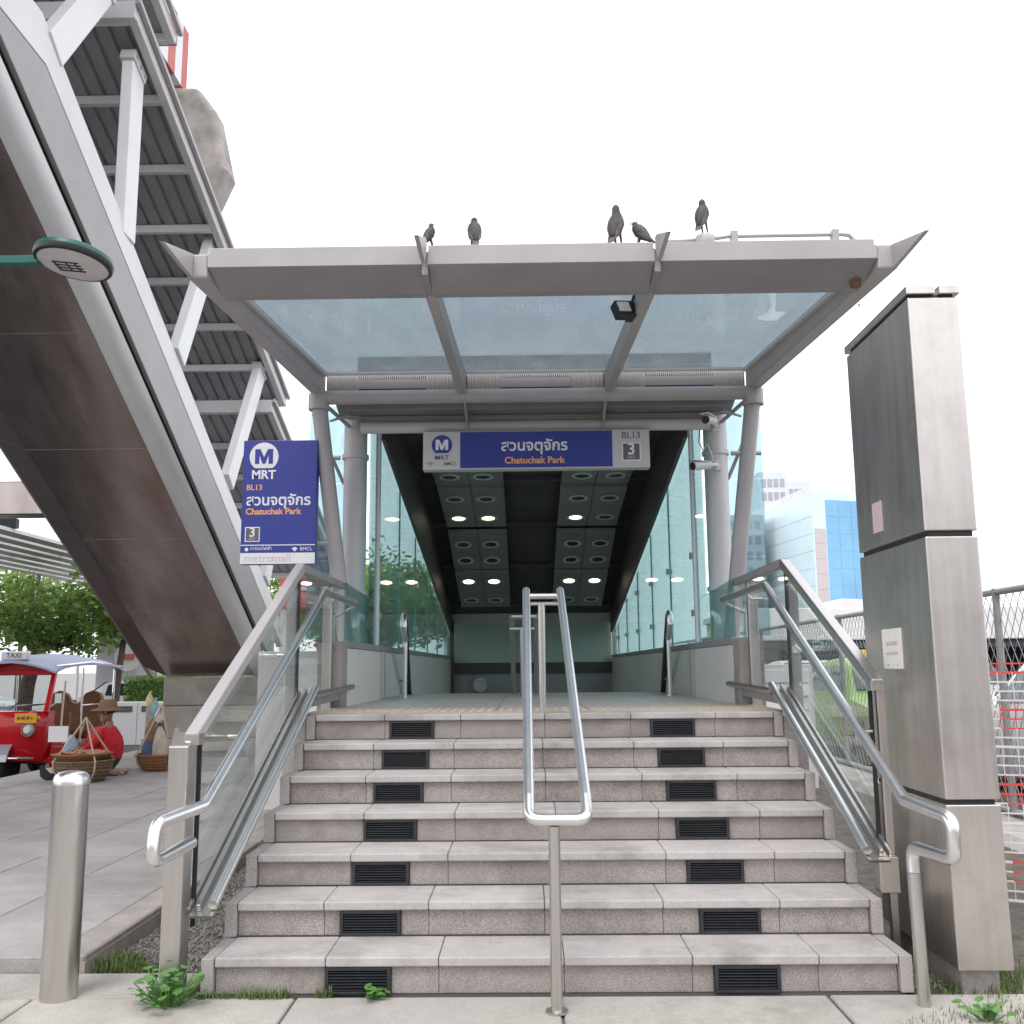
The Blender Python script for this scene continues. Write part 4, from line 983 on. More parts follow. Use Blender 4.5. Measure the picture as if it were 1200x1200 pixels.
# front cowl: lofted shell
rings = []
for (z, hw, y) in [(.36, .50, 8.42), (.55, .56, 8.36), (.80, .585, 8.32), (1.02, .60, 8.34), (1.12, .60, 8.40)]:
    rings.append((z, hw, y))
mb = MB(); v = []; n = 9
for z, hw, y in rings:
    for j in range(n):
        a = -1+2*j/(n-1); v.append((-6.8+hw*a, y+.16*abs(a)**3, z+G))
    for j in range(n):
        a = 1-2*j/(n-1); v.append((-6.8+hw*a*.98, 8.75+.0*abs(a), z+G))
N2 = 2*n
f = [(i*N2+j, i*N2+(j+1) % N2, (i+1)*N2+(j+1) % N2, (i+1)*N2+j) for i in range(len(rings)-1) for j in range(N2)]
f += [tuple(range(N2))[::-1], tuple(range((len(rings)-1)*N2, len(rings)*N2))]
mb.add(v, f); tb('front_cowl', mb, 'tuk_red', smooth=True)
for s in (-1, 1):   # windscreen pillars
    mb = MB(); mb.bar((-6.8+s*.585, 8.47, 1.14), (-6.8+s*.54, 8.78, 1.80), .07, .08); tb('screen_pillar', mb, 'tuk_red', bevel=.01)
mb = MB(); mb.bar((-7.36, 8.78, 1.78), (-6.24, 8.78, 1.78), .10, .12); mb.prism([(-7.38, 1.80), (-6.22, 1.80), (-6.4, 1.90), (-6.8, 1.95), (-7.2, 1.90)], 'y', 8.70, 8.82); tb('screen_header', mb, 'tuk_red', bevel=.01)
mb = MB(); v = [(-7.33, 8.47, 1.16), (-6.27, 8.47, 1.16), (-6.30, 8.76, 1.74), (-7.30, 8.76, 1.74)]; mb.add(v+[(a, b+.01, c) for a, b, c in v], [(0,1,2,3),(7,6,5,4)]); tb('windscreen', mb, 'glass_clear')
mb = MB(); mb.box(-6.62, -6.28, 8.305, 8.318, .99, 1.14); pl_ = tb('number_plate', mb, 'plate_yellow', bevel=.004)
for s in (-1, 1):
    mb = MB(); mb.lathe([(.001, .05), (.05, .045), (.085, .0), (.09, -.04)], (-6.8+s*.38, 8.345, .84+G), 20, Matrix.Rotation(R(90), 3, 'X')); tb('headlight', mb, 'head_lamp', smooth=True)
mb = MB(); mb.lathe([(.10, -.06), (.26, -.07), (.29, -.04), (.29, .04), (.26, .07), (.10, .06)], (-6.8, 8.55, .29+G), 28, Matrix.Rotation(R(90), 3, 'Y')); w0 = tb('wheel', mb, 'tyre', smooth=True)
mb = MB(); mb.lathe([(.0, -.05), (.12, -.06), (.12, .06), (.0, .05)], (-6.8, 8.55, .29+G), 16, Matrix.Rotation(R(90), 3, 'Y')); mb.build('rim', 'rim', w0, smooth=True)
mb = MB()
pts = [(-.34*math.cos(R(a)), .34*math.sin(R(a))) for a in range(10, 171, 16)]
mb.prism([(8.55+p, .31+G+q) for p, q in pts]+[(8.55+p*1.1, .31+G+q*1.1) for p, q in pts[::-1]], 'x', -6.95, -6.65); tb('mudguard', mb, 'car_silver')
mb = MB(); mb.prism([(8.7, .30+G), (11.0, .30+G), (11.0, .40+G), (8.7, .40+G)], 'x', -7.38, -6.22); tb('floor_pan', mb, 'tuk_red', bevel=.02)
for s in (-1, 1):
    mb = MB(); mb.prism([(8.72, .40+G), (8.72, 1.0), (8.9, .85), (9.15, .62), (9.6, .55), (9.95, .58), (10.1, .82), (11.05, .82), (11.05, .28), (10.75, .28), (10.65, .50), (10.3, .50), (10.15, .28), (8.75, .28)], 'x', *sorted((-6.8+s*.585, -6.8+s*.55))); tb('side_panel', mb, 'tuk_red', bevel=.008)
    mb = MB(); mb.lathe([(.10, -.06), (.25, -.07), (.28, -.04), (.28, .04), (.25, .07), (.10, .06)], (-6.8+s*.49, 10.47, .28+G), 28, Matrix.Rotation(R(90), 3, 'Y')); w1 = tb('wheel', mb, 'tyre', smooth=True)
    mb = MB(); mb.lathe([(.0, -.075), (.11, -.072), (.11, .072), (.0, .075)], (-6.8+s*.49, 10.47, .28+G), 16, Matrix.Rotation(R(90), 3, 'Y')); mb.build('rim', 'rim', w1, smooth=True)
    mb = MB(); mb.tube([(-6.8+s*.56, 11.0, .85), (-6.8+s*.56, 11.02, 1.82)], .022, 8); mb.tube([(-6.8+s*.56, 9.75, .6), (-6.8+s*.56, 9.75, 1.84)], .02, 8); tb('roof_post', mb, 'chrome')
    mb = MB(); mb.tube([(-6.8+s*.56, 8.5, 1.18), (-6.8+s*.72, 8.52, 1.3)], .01, 6); mb.obox((-6.8+s*.74, 8.52, 1.36), (.10, .03, .15), Matrix.Identity(3)); tb('mirror', mb, 'paint_white', bevel=.01)
# blue roof tarpaulin, gently peaked
mb = MB(); v = []; nx_, ny_ = 8, 8
for j in range(ny_+1):
    for i in range(nx_+1):
        a = -1+2*i/nx_; t = j/ny_; y = 8.45+t*2.75
        v.append((-6.8+a*.70, y, 1.83+.17*(1-abs(a)**1.6)+.08*math.sin(math.pi*t)-(.05 if j in (0, ny_) else 0)+random.uniform(-.008, .008)))
nn = len(v); v += [(a, b, c-.03) for a, b, c in v]
f = [(j*(nx_+1)+i, j*(nx_+1)+i+1, (j+1)*(nx_+1)+i+1, (j+1)*(nx_+1)+i) for j in range(ny_) for i in range(nx_)]
f += [tuple(q+nn for q in k[::-1]) for k in f]
bd = [(i, i+1) for i in range(nx_)]+[(ny_*(nx_+1)+i+1, ny_*(nx_+1)+i) for i in range(nx_)]+[((j+1)*(nx_+1), j*(nx_+1)) for j in range(ny_)]+[(j*(nx_+1)+nx_, (j+1)*(nx_+1)+nx_) for j in range(ny_)]
f += [(b, a, a+nn, b+nn) for a, b in bd]
mb.add(v, f); tb('roof_tarpaulin', mb, 'tuk_blue', smooth=True)
mb = MB(); mb.box(-7.02, -6.58, 8.50, 8.62, 1.96, 2.10); rs = tb('roof_sign', mb, 'paint_white', bevel=.03)
text('lettering', 'TAXI', .11, (-6.8, 8.495, 2.03), 'sign_dark', rs, bold=.01)
faint_print('plate_print', pl_, 'seat_brown', [(-6.58, -6.32, 1.045, .05)], ('y', 8.3045))
# seats
mb = MB(); mb.box(-7.25, -6.35, 10.25, 10.75, .62, .80); tb('seat', mb, 'seat_brown', bevel=.05, segs=3)
prof = [(-7.3, .78), (-6.3, .78), (-6.3, 1.22), (-6.36, 1.38), (-6.5, 1.44), (-6.64, 1.38), (-6.72, 1.24), (-6.8, 1.2), (-6.88, 1.24), (-6.96, 1.38), (-7.1, 1.44), (-7.24, 1.38), (-7.3, 1.22)]
mb = MB(); mb.prism(prof, 'y', 10.72, 10.86); tb('backrest', mb, 'seat_brown', bevel=.03, segs=3)
mb = MB(); mb.box(-7.1, -6.5, 9.25, 9.6, .62, .78); tb('driver_seat', mb, 'seat_brown', bevel=.04, segs=3)
mb = MB(); mb.box(-7.22, -6.38, 9.62, 9.72, .42, 1.10); tb('partition', mb, 'seat_brown', bevel=.02)
mb = MB(); mb.tube([(-7.0, 8.95, 1.12), (-6.8, 8.9, 1.08), (-6.6, 8.95, 1.12)], .016, 8); mb.tube([(-6.8, 8.9, 1.08), (-6.8, 8.7, .9)], .02, 8); tb('handlebar', mb, 'black_plastic')
mb = MB(); mb.tube([(-6.24, 9.75, 1.2), (-6.24, 10.98, 1.2)], .018, 8); mb.tube([(-7.36, 9.75, 1.2), (-7.36, 10.98, 1.2)], .018, 8); tb('grab_rail', mb, 'chrome')
mb = MB(); mb.tube([(-7.25, 8.42, .45), (-7.1, 8.24, .47), (-6.5, 8.24, .47), (-6.35, 8.42, .45)], .022, 10); tb('front_bumper', mb, 'chrome', smooth=True)
for s in (-1, 1):
    mb = MB(); mb.lathe([(.098, -.03), (.105, .0), (.098, .012), (.088, .012)], (-6.8+s*.38, 8.335, .84+G), 24, Matrix.Rotation(R(90), 3, 'X'), cap=False); tb('headlight_ring', mb, 'chrome', smooth=True)
    mb = MB(); mb.lathe([(.001, .04), (.03, .03), (.038, 0)], (-6.8+s*.50, 8.40, 1.06), 14, Matrix.Rotation(R(90), 3, 'X')); tb('indicator', mb, 'sign_orange', smooth=True)
    mb = MB(); mb.bar((-6.8+s*.588, 8.8, .60), (-6.8+s*.588, 9.9, .50), .012, .02); tb('trim_strip', mb, 'chrome')
    mb = MB(); mb.tube([(-6.8+s*.68, 8.5, 1.86), (-6.8+s*.68, 9.8, 1.93), (-6.8+s*.68, 11.1, 1.86)], .014, 8); tb('roof_rail', mb, 'chrome', smooth=True)
mb = MB(); mb.bar((-6.8, 8.455, 1.18), (-6.55, 8.58, 1.45), .012, .012); tb('wiper', mb, 'black_plastic')
mb = MB(); mb.box(-7.30, -6.30, 8.455, 8.475, 1.12, 1.15); tb('screen_seal', mb, 'black_rubber')
faint_print('side_print', tk, 'paper_pink', [(9.1, 9.5, .62, .03), (9.05, 9.75, .50, .03), (9.05, 9.7, .44, .03)], ('x', -6.2136))

tk.location = (-8.2, 12.3, -.40)

# ================================================================= PEOPLE
def skin_body(name, verts, edges, rad, mats, pick, parent, sub=2):
    me = bpy.data.meshes.new(name); me.from_pydata(verts, edges, [])
    ob = bpy.data.objects.new('tmp_skin', me); C.objects.link(ob)
    ob.modifiers.new('skin', 'SKIN').use_smooth_shade = True
    for i, r_ in enumerate(rad):
        sv_ = me.skin_vertices[0].data[i]; sv_.radius = r_ if isinstance(r_, tuple) else (r_, r_); sv_.use_root = (i == 0)
    sb = ob.modifiers.new('sub', 'SUBSURF'); sb.levels = sub; sb.render_levels = sub
    dg = bpy.context.evaluated_depsgraph_get(); out = bpy.data.meshes.new_from_object(ob.evaluated_get(dg)); bpy.data.objects.remove(ob)
    out.name = name; out.materials.clear()
    for q in mats: out.materials.append(M[q])
    for p in out.polygons: p.material_index = pick(p.center); p.use_smooth = True
    return link(name, out, parent)
def head(parent, c, face, r=.105, hair='hair'):
    # egg-shaped head with nose, brow, ears, hair cap; face = unit direction
    fx = Vector(face).normalized(); up_ = Vector((0, 0, 1)); sd = up_.cross(fx).normalized(); c = Vector(c)
    prof = [(-1.05, .30, .10), (-.92, .52, .16), (-.6, .66, .10), (-.2, .74, .02), (.2, .78, -.02), (.6, .72, -.06), (.9, .48, -.06), (1.06, .1, -.05)]
    mb = MB(); mb.loft([(c+up_*z*r*1.12+fx*o*r, fx, sd, w*r*1.12, w*r*.98) for z, w, o in prof], 16)
    hd = mb.build('head', 'skin', parent, smooth=True)
    mb = MB(); mb.tube([c+fx*r*.80+up_*r*.15, c+fx*r*1.0-up_*r*.18, c+fx*r*.80-up_*r*.3], [.012, .017, .012], 8); mb.build('nose', 'skin', hd, smooth=True)
    for s in (-1, 1):
        mb = MB(); mb.lathe([(.001, 0), (.028, .004), (.03, .012), (.001, .016)], c+sd*s*r*.78-fx*r*.05, 10, Matrix((fx, up_, sd*s)).transposed()); mb.build('ear', 'skin', hd, smooth=True)
        mb = MB(); mb.lathe([(.001, .006), (.006, .004), (.008, 0)], c+fx*r*.79+sd*s*r*.33+up_*r*.08, 8, Matrix((sd, up_, fx)).transposed()); mb.build('eye', 'hair', hd, smooth=True)
    mb = MB(); mb.bar(c+fx*r*.80-sd*.025-up_*r*.55, c+fx*r*.80+sd*.025-up_*r*.55, .012, .008); mb.build('mouth', 'seat_brown', hd)
    hp = [(-.35, .80, -.22), (.1, .86, -.16), (.5, .84, -.12), (.85, .62, -.10), (1.12, .12, -.08)]
    mb = MB(); mb.loft([(c+up_*z*r*1.12+fx*o*r, fx, sd, w*r*1.12, w*r*1.02) for z, w, o in hp], 16); mb.build('hair', hair, hd, smooth=True)
    return hd
def hand(parent, wrist, d, palm_n, length=.17):
    d = Vector(d).normalized(); nrm = Vector(palm_n).normalized(); sd = d.cross(nrm).normalized(); w = Vector(wrist)
    mb = MB(); mb.loft([(w, sd, nrm, .026, .019), (w+d*length*.25, sd, nrm, .040, .017), (w+d*length*.5, sd, nrm, .042, .015)], 12)
    hn = mb.build('hand', 'skin', parent, smooth=True)
    for k, (o, l) in enumerate(((-.032, .42), (-.011, .5), (.011, .47), (.032, .38))):
        b = w+d*length*.47+sd*o; mb = MB(); mb.tube([b, b+d*length*l*.45-nrm*.006, b+d*length*l*.75-nrm*.025, b+d*length*l*.9-nrm*.045], [.0095, .009, .008, .006], 8); mb.build('finger', 'skin', hn, smooth=True)
    b = w+d*length*.15+sd*.03; mb = MB(); mb.tube([b, b+sd*.03+d*.025-nrm*.01, b+sd*.038+d*.055-nrm*.025], [.012, .010, .007], 8); mb.build('thumb', 'skin', hn, smooth=True)

# street vendor sitting low, facing left, legs out in front
vd = thing('person', 'seated vendor in a red shirt and brown brimmed hat behind the baskets', 'person', (-5.25, 8.05, .04))
V = [(-5.24, 8.05, .22), (-5.25, 8.05, .40), (-5.27, 8.05, .56), (-5.29, 8.05, .655), (-5.305, 8.05, .74),
     (-5.30, 7.88, .60), (-5.42, 7.80, .40), (-5.60, 7.83, .34),
     (-5.30, 8.22, .60), (-5.43, 8.28, .40), (-5.60, 8.2, .36),
     (-5.28, 7.96, .20), (-5.55, 7.85, .30), (-5.68, 7.68, .13), (-5.72, 7.62, .10),
     (-5.28, 8.14, .20), (-5.58, 8.2, .32), (-5.80, 8.15, .12), (-5.84, 8.14, .10)]
Ed = [(0,1),(1,2),(2,3),(3,4),(2,5),(5,6),(6,7),(2,8),(8,9),(9,10),(0,11),(11,12),(12,13),(13,14),(0,15),(15,16),(16,17),(17,18)]
Rd = [(.16,.15),(.155,.17),(.14,.17),(.055,.055),(.05,.05), .07,.055,.038, .07,.055,.038, .10,.085,.055,.042, .10,.085,.055,.042]
def pick(c):
    if c.z > .645 and c.x < -5.2: return 2
    if c.x < -5.49 and c.z > .30 and (c.y < 7.9 or c.y > 8.12) and c.z > .335: return 2
    if c.z < .32 and c.x < -5.66: return 2
    if c.z > .26 and not (c.x < -5.45 and c.z < .335): return 0
    return 1
skin_body('body', V, Ed, Rd, ['cloth_red', 'cloth_dark', 'skin'], pick, vd)
head(vd, (-5.33, 8.05, .835), (-1, -.15, -.25), .10)
mb = MB(); mb.lathe([(.20, .845), (.205, .85), (.115, .885), (.108, .94), (.085, .975), (.001, .985)], (-5.325, 8.05, 0), 28); mb.build('hat', 'hat_brown', vd, smooth=True)
hand(vd, (-5.60, 7.83, .34), (-1, -.1, -.15), (0, 0, 1)); hand(vd, (-5.60, 8.2, .36), (-1, -.3, -.15), (0, 0, 1))
for (x, y) in ((-5.77, 7.55), (-5.9, 8.12)):
    mb = MB(); mb.loft([((x+.06, y+.05, .10), (0, 1, 0), (0, 0, 1), .035, .045), ((x, y, .09), (.3, 1, 0), (0, 0, 1), .05, .05), ((x-.06, y-.03, .15), (.3, 1, 0), (0, 0, 1), .05, .06), ((x-.07, y-.035, .21), (.3, 1, 0), (0, 0, 1), .04, .03)], 12); mb.build('shoe', 'cloth_dark', vd, smooth=True)
stl = thing('low_stool', 'low wooden stool under the seated vendor', 'stool', (-5.22, 8.05, .04))
mb = MB(); mb.box(-5.37, -5.07, 7.9, 8.2, .10, .13); mb.build('seat', 'pole_wood', stl, bevel=.005)
for a in (-.12, .12):
    for b in (-.12, .12):
        mb = MB(); mb.box(-5.22+a-.015, -5.22+a+.015, 8.05+b-.015, 8.05+b+.015, .062, .0995); mb.build('leg', 'pole_wood', stl)

def basket(name, label, c, r, h, matname, ropes=1.0, topz=1.0):
    t = thing(name, label, 'basket', c, 'carrying baskets of the vendor')
    x, y, z = c
    prof = [(r*.55, .0), (r*.75, .05*h/.25), (r*.92, .6*h), (r*1.0, h), (r*.95, h), (r*.86, .62*h), (r*.6, .07)]
    mb = MB(); mb.lathe(prof, c, 28, cap=False); mb.lathe([(.001, .02), (r*.6, .02)], c, 28, cap=False); b = mb.build('bowl', matname, t, smooth=True)
    for zf, rf in ((.12, .70), (.28, .80), (.44, .865), (.60, .925), (.76, .955), (.9, .98)):
        mb = MB(); mb.tube([Vector((x+(r*rf+.004*(k % 2))*math.cos(2*math.pi*k/36), y+(r*rf+.004*(k % 2))*math.sin(2*math.pi*k/36), z+h*zf)) for k in range(36)], .009, 6, True); mb.build('woven_hoop', matname, t, smooth=True)
    mb = MB(); mb.tube([Vector((x+r*math.cos(2*math.pi*k/28), y+r*math.sin(2*math.pi*k/28), z+h)) for k in range(28)], .014, 8, True); mb.build('rim', matname, t, smooth=True)
    for k in range(4):
        a = math.pi/4+k*math.pi/2
        pts = [Vector((x+r*.6*math.cos(a), y+r*.6*math.sin(a), z+.005)), Vector((x+r*1.0*math.cos(a), y+r*1.0*math.sin(a), z+h*.6)), Vector((x+r*1.04*math.cos(a), y+r*1.04*math.sin(a), z+h)), Vector((x+r*.5*math.cos(a), y+r*.5*math.sin(a), z+h+(topz-h)*.5)), Vector((x, y, z+topz))]
        mb = MB(); mb.tube(pts, .011, 6); mb.build('rope', 'rope', t, smooth=True)
    return t
b1 = basket('basket', 'front woven basket with a tray of orange-brown food on top', (-5.28, 7.35, .045), .33, .26, 'basket', topz=.75)
mb = MB(); mb.lathe([(.27, .0), (.325, .07), (.335, .075), (.34, .085), (.30, .085)], (-5.30, 7.35, .30), 28); mb.build('tray', 'basket_red', b1, smooth=True)
mb = MB(); 
for _ in range(60):
    a = random.uniform(0, 6.28); q = .28*math.sqrt(random.random()); mb.lathe([(.001, -.015), (.035, .0), (.001, .02)], (-5.30+q*math.cos(a), 7.35+q*math.sin(a), .395), 7, Matrix.Rotation(random.uniform(-.6, .6), 3, 'X'))
mb.build('food', 'tray_food', b1, smooth=True)['kind'] = 'stuff'
b2 = basket('basket', 'reddish brown woven basket beside the concrete block', (-4.85, 8.6, .045), .30, .22, 'basket_red', topz=.85)
cdn = thing('price_card', 'white card hanging from a cream rope above the front basket', 'card', (-5.6, 7.3, .5))
mb = MB(); mb.box(-5.69, -5.46, 7.30, 7.306, .52, .70); mb.build('card', 'paint_white', cdn)
mb = MB(); mb.tube([(-5.53, 7.31, 1.22), (-5.545, 7.31, .9), (-5.55, 7.31, .69)], .012, 6); mb.build('cord', 'rope', cdn)
pb = thing('plastic_bag', 'pale blue plastic bag below the white card', 'bag', (-5.58, 7.6, .3))
mb = MB(); mb.loft([((-5.56, 7.62, .22), (1, 0, 0), (0, 1, 0), .05, .05), ((-5.56, 7.62, .30), (1, 0, 0), (0, 1, 0), .095, .07), ((-5.56, 7.62, .44), (1, 0, 0), (0, 1, 0), .09, .07), ((-5.56, 7.62, .54), (1, 0, 0), (0, 1, 0), .05, .04), ((-5.56, 7.62, .58), (1, 0, 0), (0, 1, 0), .02, .02)], 12); mb.build('bag', 'bag_blue', pb, smooth=True)
sk = thing('cloth_sack', 'cream cloth sack slung over the rear basket', 'sack', (-4.72, 8.5, .25))
for (x, y, w, h) in ((-4.78, 8.42, .11, .42), (-4.60, 8.52, .10, .40)):
    mb = MB(); mb.loft([((x, y, .20), (1,0,0), (0,1,0), w*.5, w*.5), ((x+.01, y, .28), (1,0,0), (0,1,0), w*1.05, w*.8), ((x, y, .42), (1,0,0), (0,1,0), w*.9, w*.7), ((x-.01, y, .2+h*.85), (1,0,0), (0,1,0), w*.5, w*.4), ((x-.015, y, .2+h), (1,0,0), (0,1,0), w*.2, w*.2)], 12); mb.build('sack_bag', 'sack', sk, smooth=True)
cl = thing('folded_clothes', 'dark jacket and blue jeans bundle resting in the rear basket', 'clothes', (-5.0, 8.75, .25))
mb = MB(); mb.loft([((-5.0, 8.72, .22), (1,0,0), (0,1,0), .14, .1), ((-5.0, 8.74, .35), (1,0,0), (0,1,0), .15, .10), ((-5.0, 8.76, .42), (1,0,0), (0,1,0), .13, .09)], 12); mb.build('jeans', 'jeans', cl, smooth=True)
mb = MB(); mb.loft([((-4.99, 8.75, .421), (1,0,0), (0,1,0), .13, .09), ((-4.98, 8.76, .55), (1,0,0), (0,1,0), .14, .09), ((-4.97, 8.77, .68), (1,0,0), (0,1,0), .10, .07), ((-4.96, 8.77, .74), (1,0,0), (0,1,0), .03, .03)], 12); mb.build('jacket', 'hat_brown', cl, smooth=True)

# standing passer-by seen through the left glass
def standing(label, x, y, face, top, leg, sc=1.0, z0=0.04):
    t = thing('person', label, 'person', (x, y, z0))
    f = Vector((face[0], face[1], 0)).normalized(); sd = Vector((-f.y, f.x, 0)); o = Vector((x, y, z0))
    def q(a, b, c): return tuple(o+(sd*a+f*b+Vector((0,0,c)))*sc)
    V = [q(0,0,.92), q(0,0,1.10), q(0,0,1.30), q(0,.01,1.44), q(0,.02,1.52)]
    E_ = [(0,1),(1,2),(2,3),(3,4)]; Rr = [(.15*sc,.11*sc),(.135*sc,.10*sc),(.15*sc,.11*sc),(.055*sc,.055*sc),(.05*sc,.05*sc)]
    for s in (-1, 1):
        k = len(V); V += [q(s*.19,0,1.36), q(s*.24,-.02,1.10), q(s*.23,.08,.86)]; E_ += [(2,k),(k,k+1),(k+1,k+2)]; Rr += [.062*sc,.045*sc,.033*sc]
        k = len(V); V += [q(s*.09,0,.85), q(s*.10,.03,.48), q(s*.10,-.02,.08)]; E_ += [(0,k),(k,k+1),(k+1,k+2)]; Rr += [.09*sc,.065*sc,.045*sc]
    zz = lambda c: (c.z-z0)/sc
    def pk(c):
        a = abs((Vector(c)-o).dot(sd))/sc
        if zz(c) > 1.45: return 2
        if a > .17 and zz(c) < 1.12: return 2
        return 0 if zz(c) > .92 else 1
    skin_body('body', V, E_, Rr, [top, leg, 'skin'], pk, t)
    head(t, q(0, .03, 1.62), f, .105*sc)
    for s in (-1, 1):
        hand(t, q(s*.23, .08, .87), (0, 0, -1), sd*s, .17*sc)
        a, b = Vector(q(s*.10, -.05, .04)), Vector(q(s*.10, .17, .03))
        mb = MB(); mb.loft([(a, sd, (0,0,1), .035*sc, .04*sc), (a.lerp(b, .5), sd, (0,0,1), .045*sc, .04*sc), (b, sd, (0,0,1), .035*sc, .02*sc)], 10); mb.build('shoe', 'cloth_dark', t, smooth=True)
    return t
standing('person in a white shirt standing behind the left glass balustrade', -2.52, 7.6, (-1, -.4), 'cloth_white', 'cloth_dark', .98)
def bag(label, x, y, z, w, h, m_):
    t = thing('plastic_bag', label, 'bag', (x, y, z), 'plastic bags tied above the rear basket')
    mb = MB(); X, Y = (1, 0, 0), (0, 1, 0)
    mb.loft([((x, y, z), X, Y, w*.45, w*.4), ((x+.01, y, z+h*.2), X, Y, w, w*.7), ((x, y, z+h*.5), X, Y, w*.9, w*.65), ((x-.005, y, z+h*.8), X, Y, w*.35, w*.3), ((x, y, z+h*.9), X, Y, w*.2, w*.2), ((x+.01, y, z+h), X, Y, w*.45, w*.2)], 12); mb.build('bag', m_, t, smooth=True)
bag('teal plastic bag tied above the rear basket', -5.0, 8.78, .72, .075, .26, 'bag_teal')
bag('yellow plastic bag tied above the teal one', -5.09, 8.80, .86, .06, .2, 'bag_yellow')
bag('clear white plastic bag hanging on the rear basket ropes', -4.9, 8.66, .66, .07, .2, 'cloth_white')

# ================================================================= CARS
def car(label, loc, rz, paint, group, taxi=False, hatch=False):
    t = thing('parked_car', label, 'car', (0, 0, 0), group)
    # local: front is -Y, length 4.3, width 1.7
    L_ = 4.3; st = []
    # y, half width, z_low, z_belt, z_top, half width at top
    prof = [(-2.15, .62, .38, .60, .62, .55), (-2.05, .74, .28, .68, .72, .66), (-1.7, .83, .22, .78, .84, .72), (-1.1, .85, .20, .86, .92, .74), (-.85, .85, .20, .90, .97, .74), (-.25, .85, .20, .93, 1.40, .62), (.1, .85, .20, .94, 1.46, .60), (.7, .85, .20, .95, 1.46, .60), (1.2, .85, .20, .96, 1.38, .62), (1.6, .84, .22, .97, 1.08, .70), (1.95, .80, .26, .95, 1.0, .68), (2.12, .72, .34, .85, .88, .62), (2.16, .64, .42, .72, .74, .58)]
    mb = MB(); v = []
    for (y, w, zl, zb_, zt_, wt) in prof:
        v += [(-w*.92, y, zl), (-w, y, (zl+zb_)/2), (-w*.985, y, zb_), (-wt, y, zt_-.03), (-wt*.75, y, zt_), (wt*.75, y, zt_), (wt, y, zt_-.03), (w*.985, y, zb_), (w, y, (zl+zb_)/2), (w*.92, y, zl)]
    n = 10; f = [(i*n+j, i*n+(j+1) % n, (i+1)*n+(j+1) % n, (i+1)*n+j) for i in range(len(prof)-1) for j in range(n)]
    f += [tuple(range(n))[::-1], tuple(range((len(prof)-1)*n, len(prof)*n))]
    mb.add(v, f); parts = [(mb, 'body', paint, True)]
    for s in (-1, 1):
        def sp(y, zz):
            for a, b in zip(prof[:-1], prof[1:]):
                if a[0] <= y <= b[0]:
                    k = (y-a[0])/(b[0]-a[0]); w = (a[1]+(b[1]-a[1])*k)*.985; zb_ = a[3]+(b[3]-a[3])*k; zt_ = a[4]+(b[4]-a[4])*k-.03; wt = a[5]+(b[5]-a[5])*k
                    return Vector((s*(w+(wt-w)*zz+.008), y, zb_+(zt_-zb_)*zz))
        for (ya, yb_) in ((-.52, .22), (.30, 1.12)):
            mb = MB(); q = [sp(ya, .06), sp(yb_, .06), sp(yb_ if ya < 0 else yb_-.02, .86), sp(ya+.20 if ya < 0 else ya, .86)]
            mb.add(q+[p-Vector((s*.02, 0, 0)) for p in q], [(0,1,2,3),(7,6,5,4),(0,4,5,1),(1,5,6,2),(2,6,7,3),(3,7,4,0)]); parts.append((mb, 'side_window', 'car_glass', False))
        for y in (-1.32, 1.28):
            mb = MB(); mb.lathe([(.2, -.09), (.29, -.10), (.315, -.07), (.315, .07), (.29, .10), (.2, .09)], (s*.77, y, .315), 24, Matrix.Rotation(R(90), 3, 'Y')); parts.append((mb, 'wheel', 'tyre', True))
            mb = MB(); mb.lathe([(.0, -.1), (.2, -.092), (.2, .092), (.0, .1)], (s*.775, y, .315), 16, Matrix.Rotation(R(90), 3, 'Y')); parts.append((mb, 'rim', 'rim', True))
        mb = MB(); mb.obox((s*.62, -2.02, .66), (.26, .16, .13), Matrix.Rotation(s*-.35, 3, 'Z')); parts.append((mb, 'headlight', 'head_lamp', False))
        mb = MB(); mb.obox((s*.66, 2.08, .78), (.22, .14, .17), Matrix.Rotation(s*.35, 3, 'Z')); parts.append((mb, 'tail_light', 'tail_red', False))
        mb = MB(); mb.obox((s*.95, -.55, .98), (.16, .08, .11), Matrix.Identity(3)); parts.append((mb, 'mirror', paint, False))
        mb = MB(); mb.box(s*.862-.004, s*.862+.004, .02, .16, .80, .825); mb.box(s*.862-.004, s*.862+.004, .92, 1.06, .82, .845); parts.append((mb, 'door_handle', 'chrome', False))
    mb = MB(); q = [Vector((-.70, -.80, 1.00)), Vector((.70, -.80, 1.00)), Vector((.58, -.28, 1.385)), Vector((-.58, -.28, 1.385))]; q = [p+Vector((0, -.03, .02)) for p in q]; mb.add(q+[p+Vector((0, .02, -.02)) for p in q], [(0,1,2,3),(7,6,5,4),(0,4,5,1),(1,5,6,2),(2,6,7,3),(3,7,4,0)]); parts.append((mb, 'windscreen', 'car_glass', False))
    mb = MB(); q = [Vector((-.66, 1.58, 1.10)), Vector((.66, 1.58, 1.10)), Vector((.58, 1.22, 1.37)), Vector((-.58, 1.22, 1.37))]; q = [p+Vector((0, .02, .025)) for p in q]; mb.add(q+[p+Vector((0, -.02, -.02)) for p in q], [(0,3,2,1),(7,4,5,6),(0,4,5,1),(1,5,6,2),(2,6,7,3),(3,7,4,0)]); parts.append((mb, 'rear_window', 'car_glass', False))
    mb = MB(); mb.box(-.78, .78, -2.19, -2.08, .36, .50); mb.box(-.78, .78, 2.09, 2.20, .40, .54); parts.append((mb, 'bumper', paint, False))
    if taxi:
        mb = MB(); mb.box(-.30, .30, .05, .25, 1.462, 1.58); parts.append((mb, 'roof_sign', 'taxi_yellow', False))
    mt = Matrix.Translation(loc) @ Matrix.Rotation(rz, 4, 'Z')
    t.location = loc
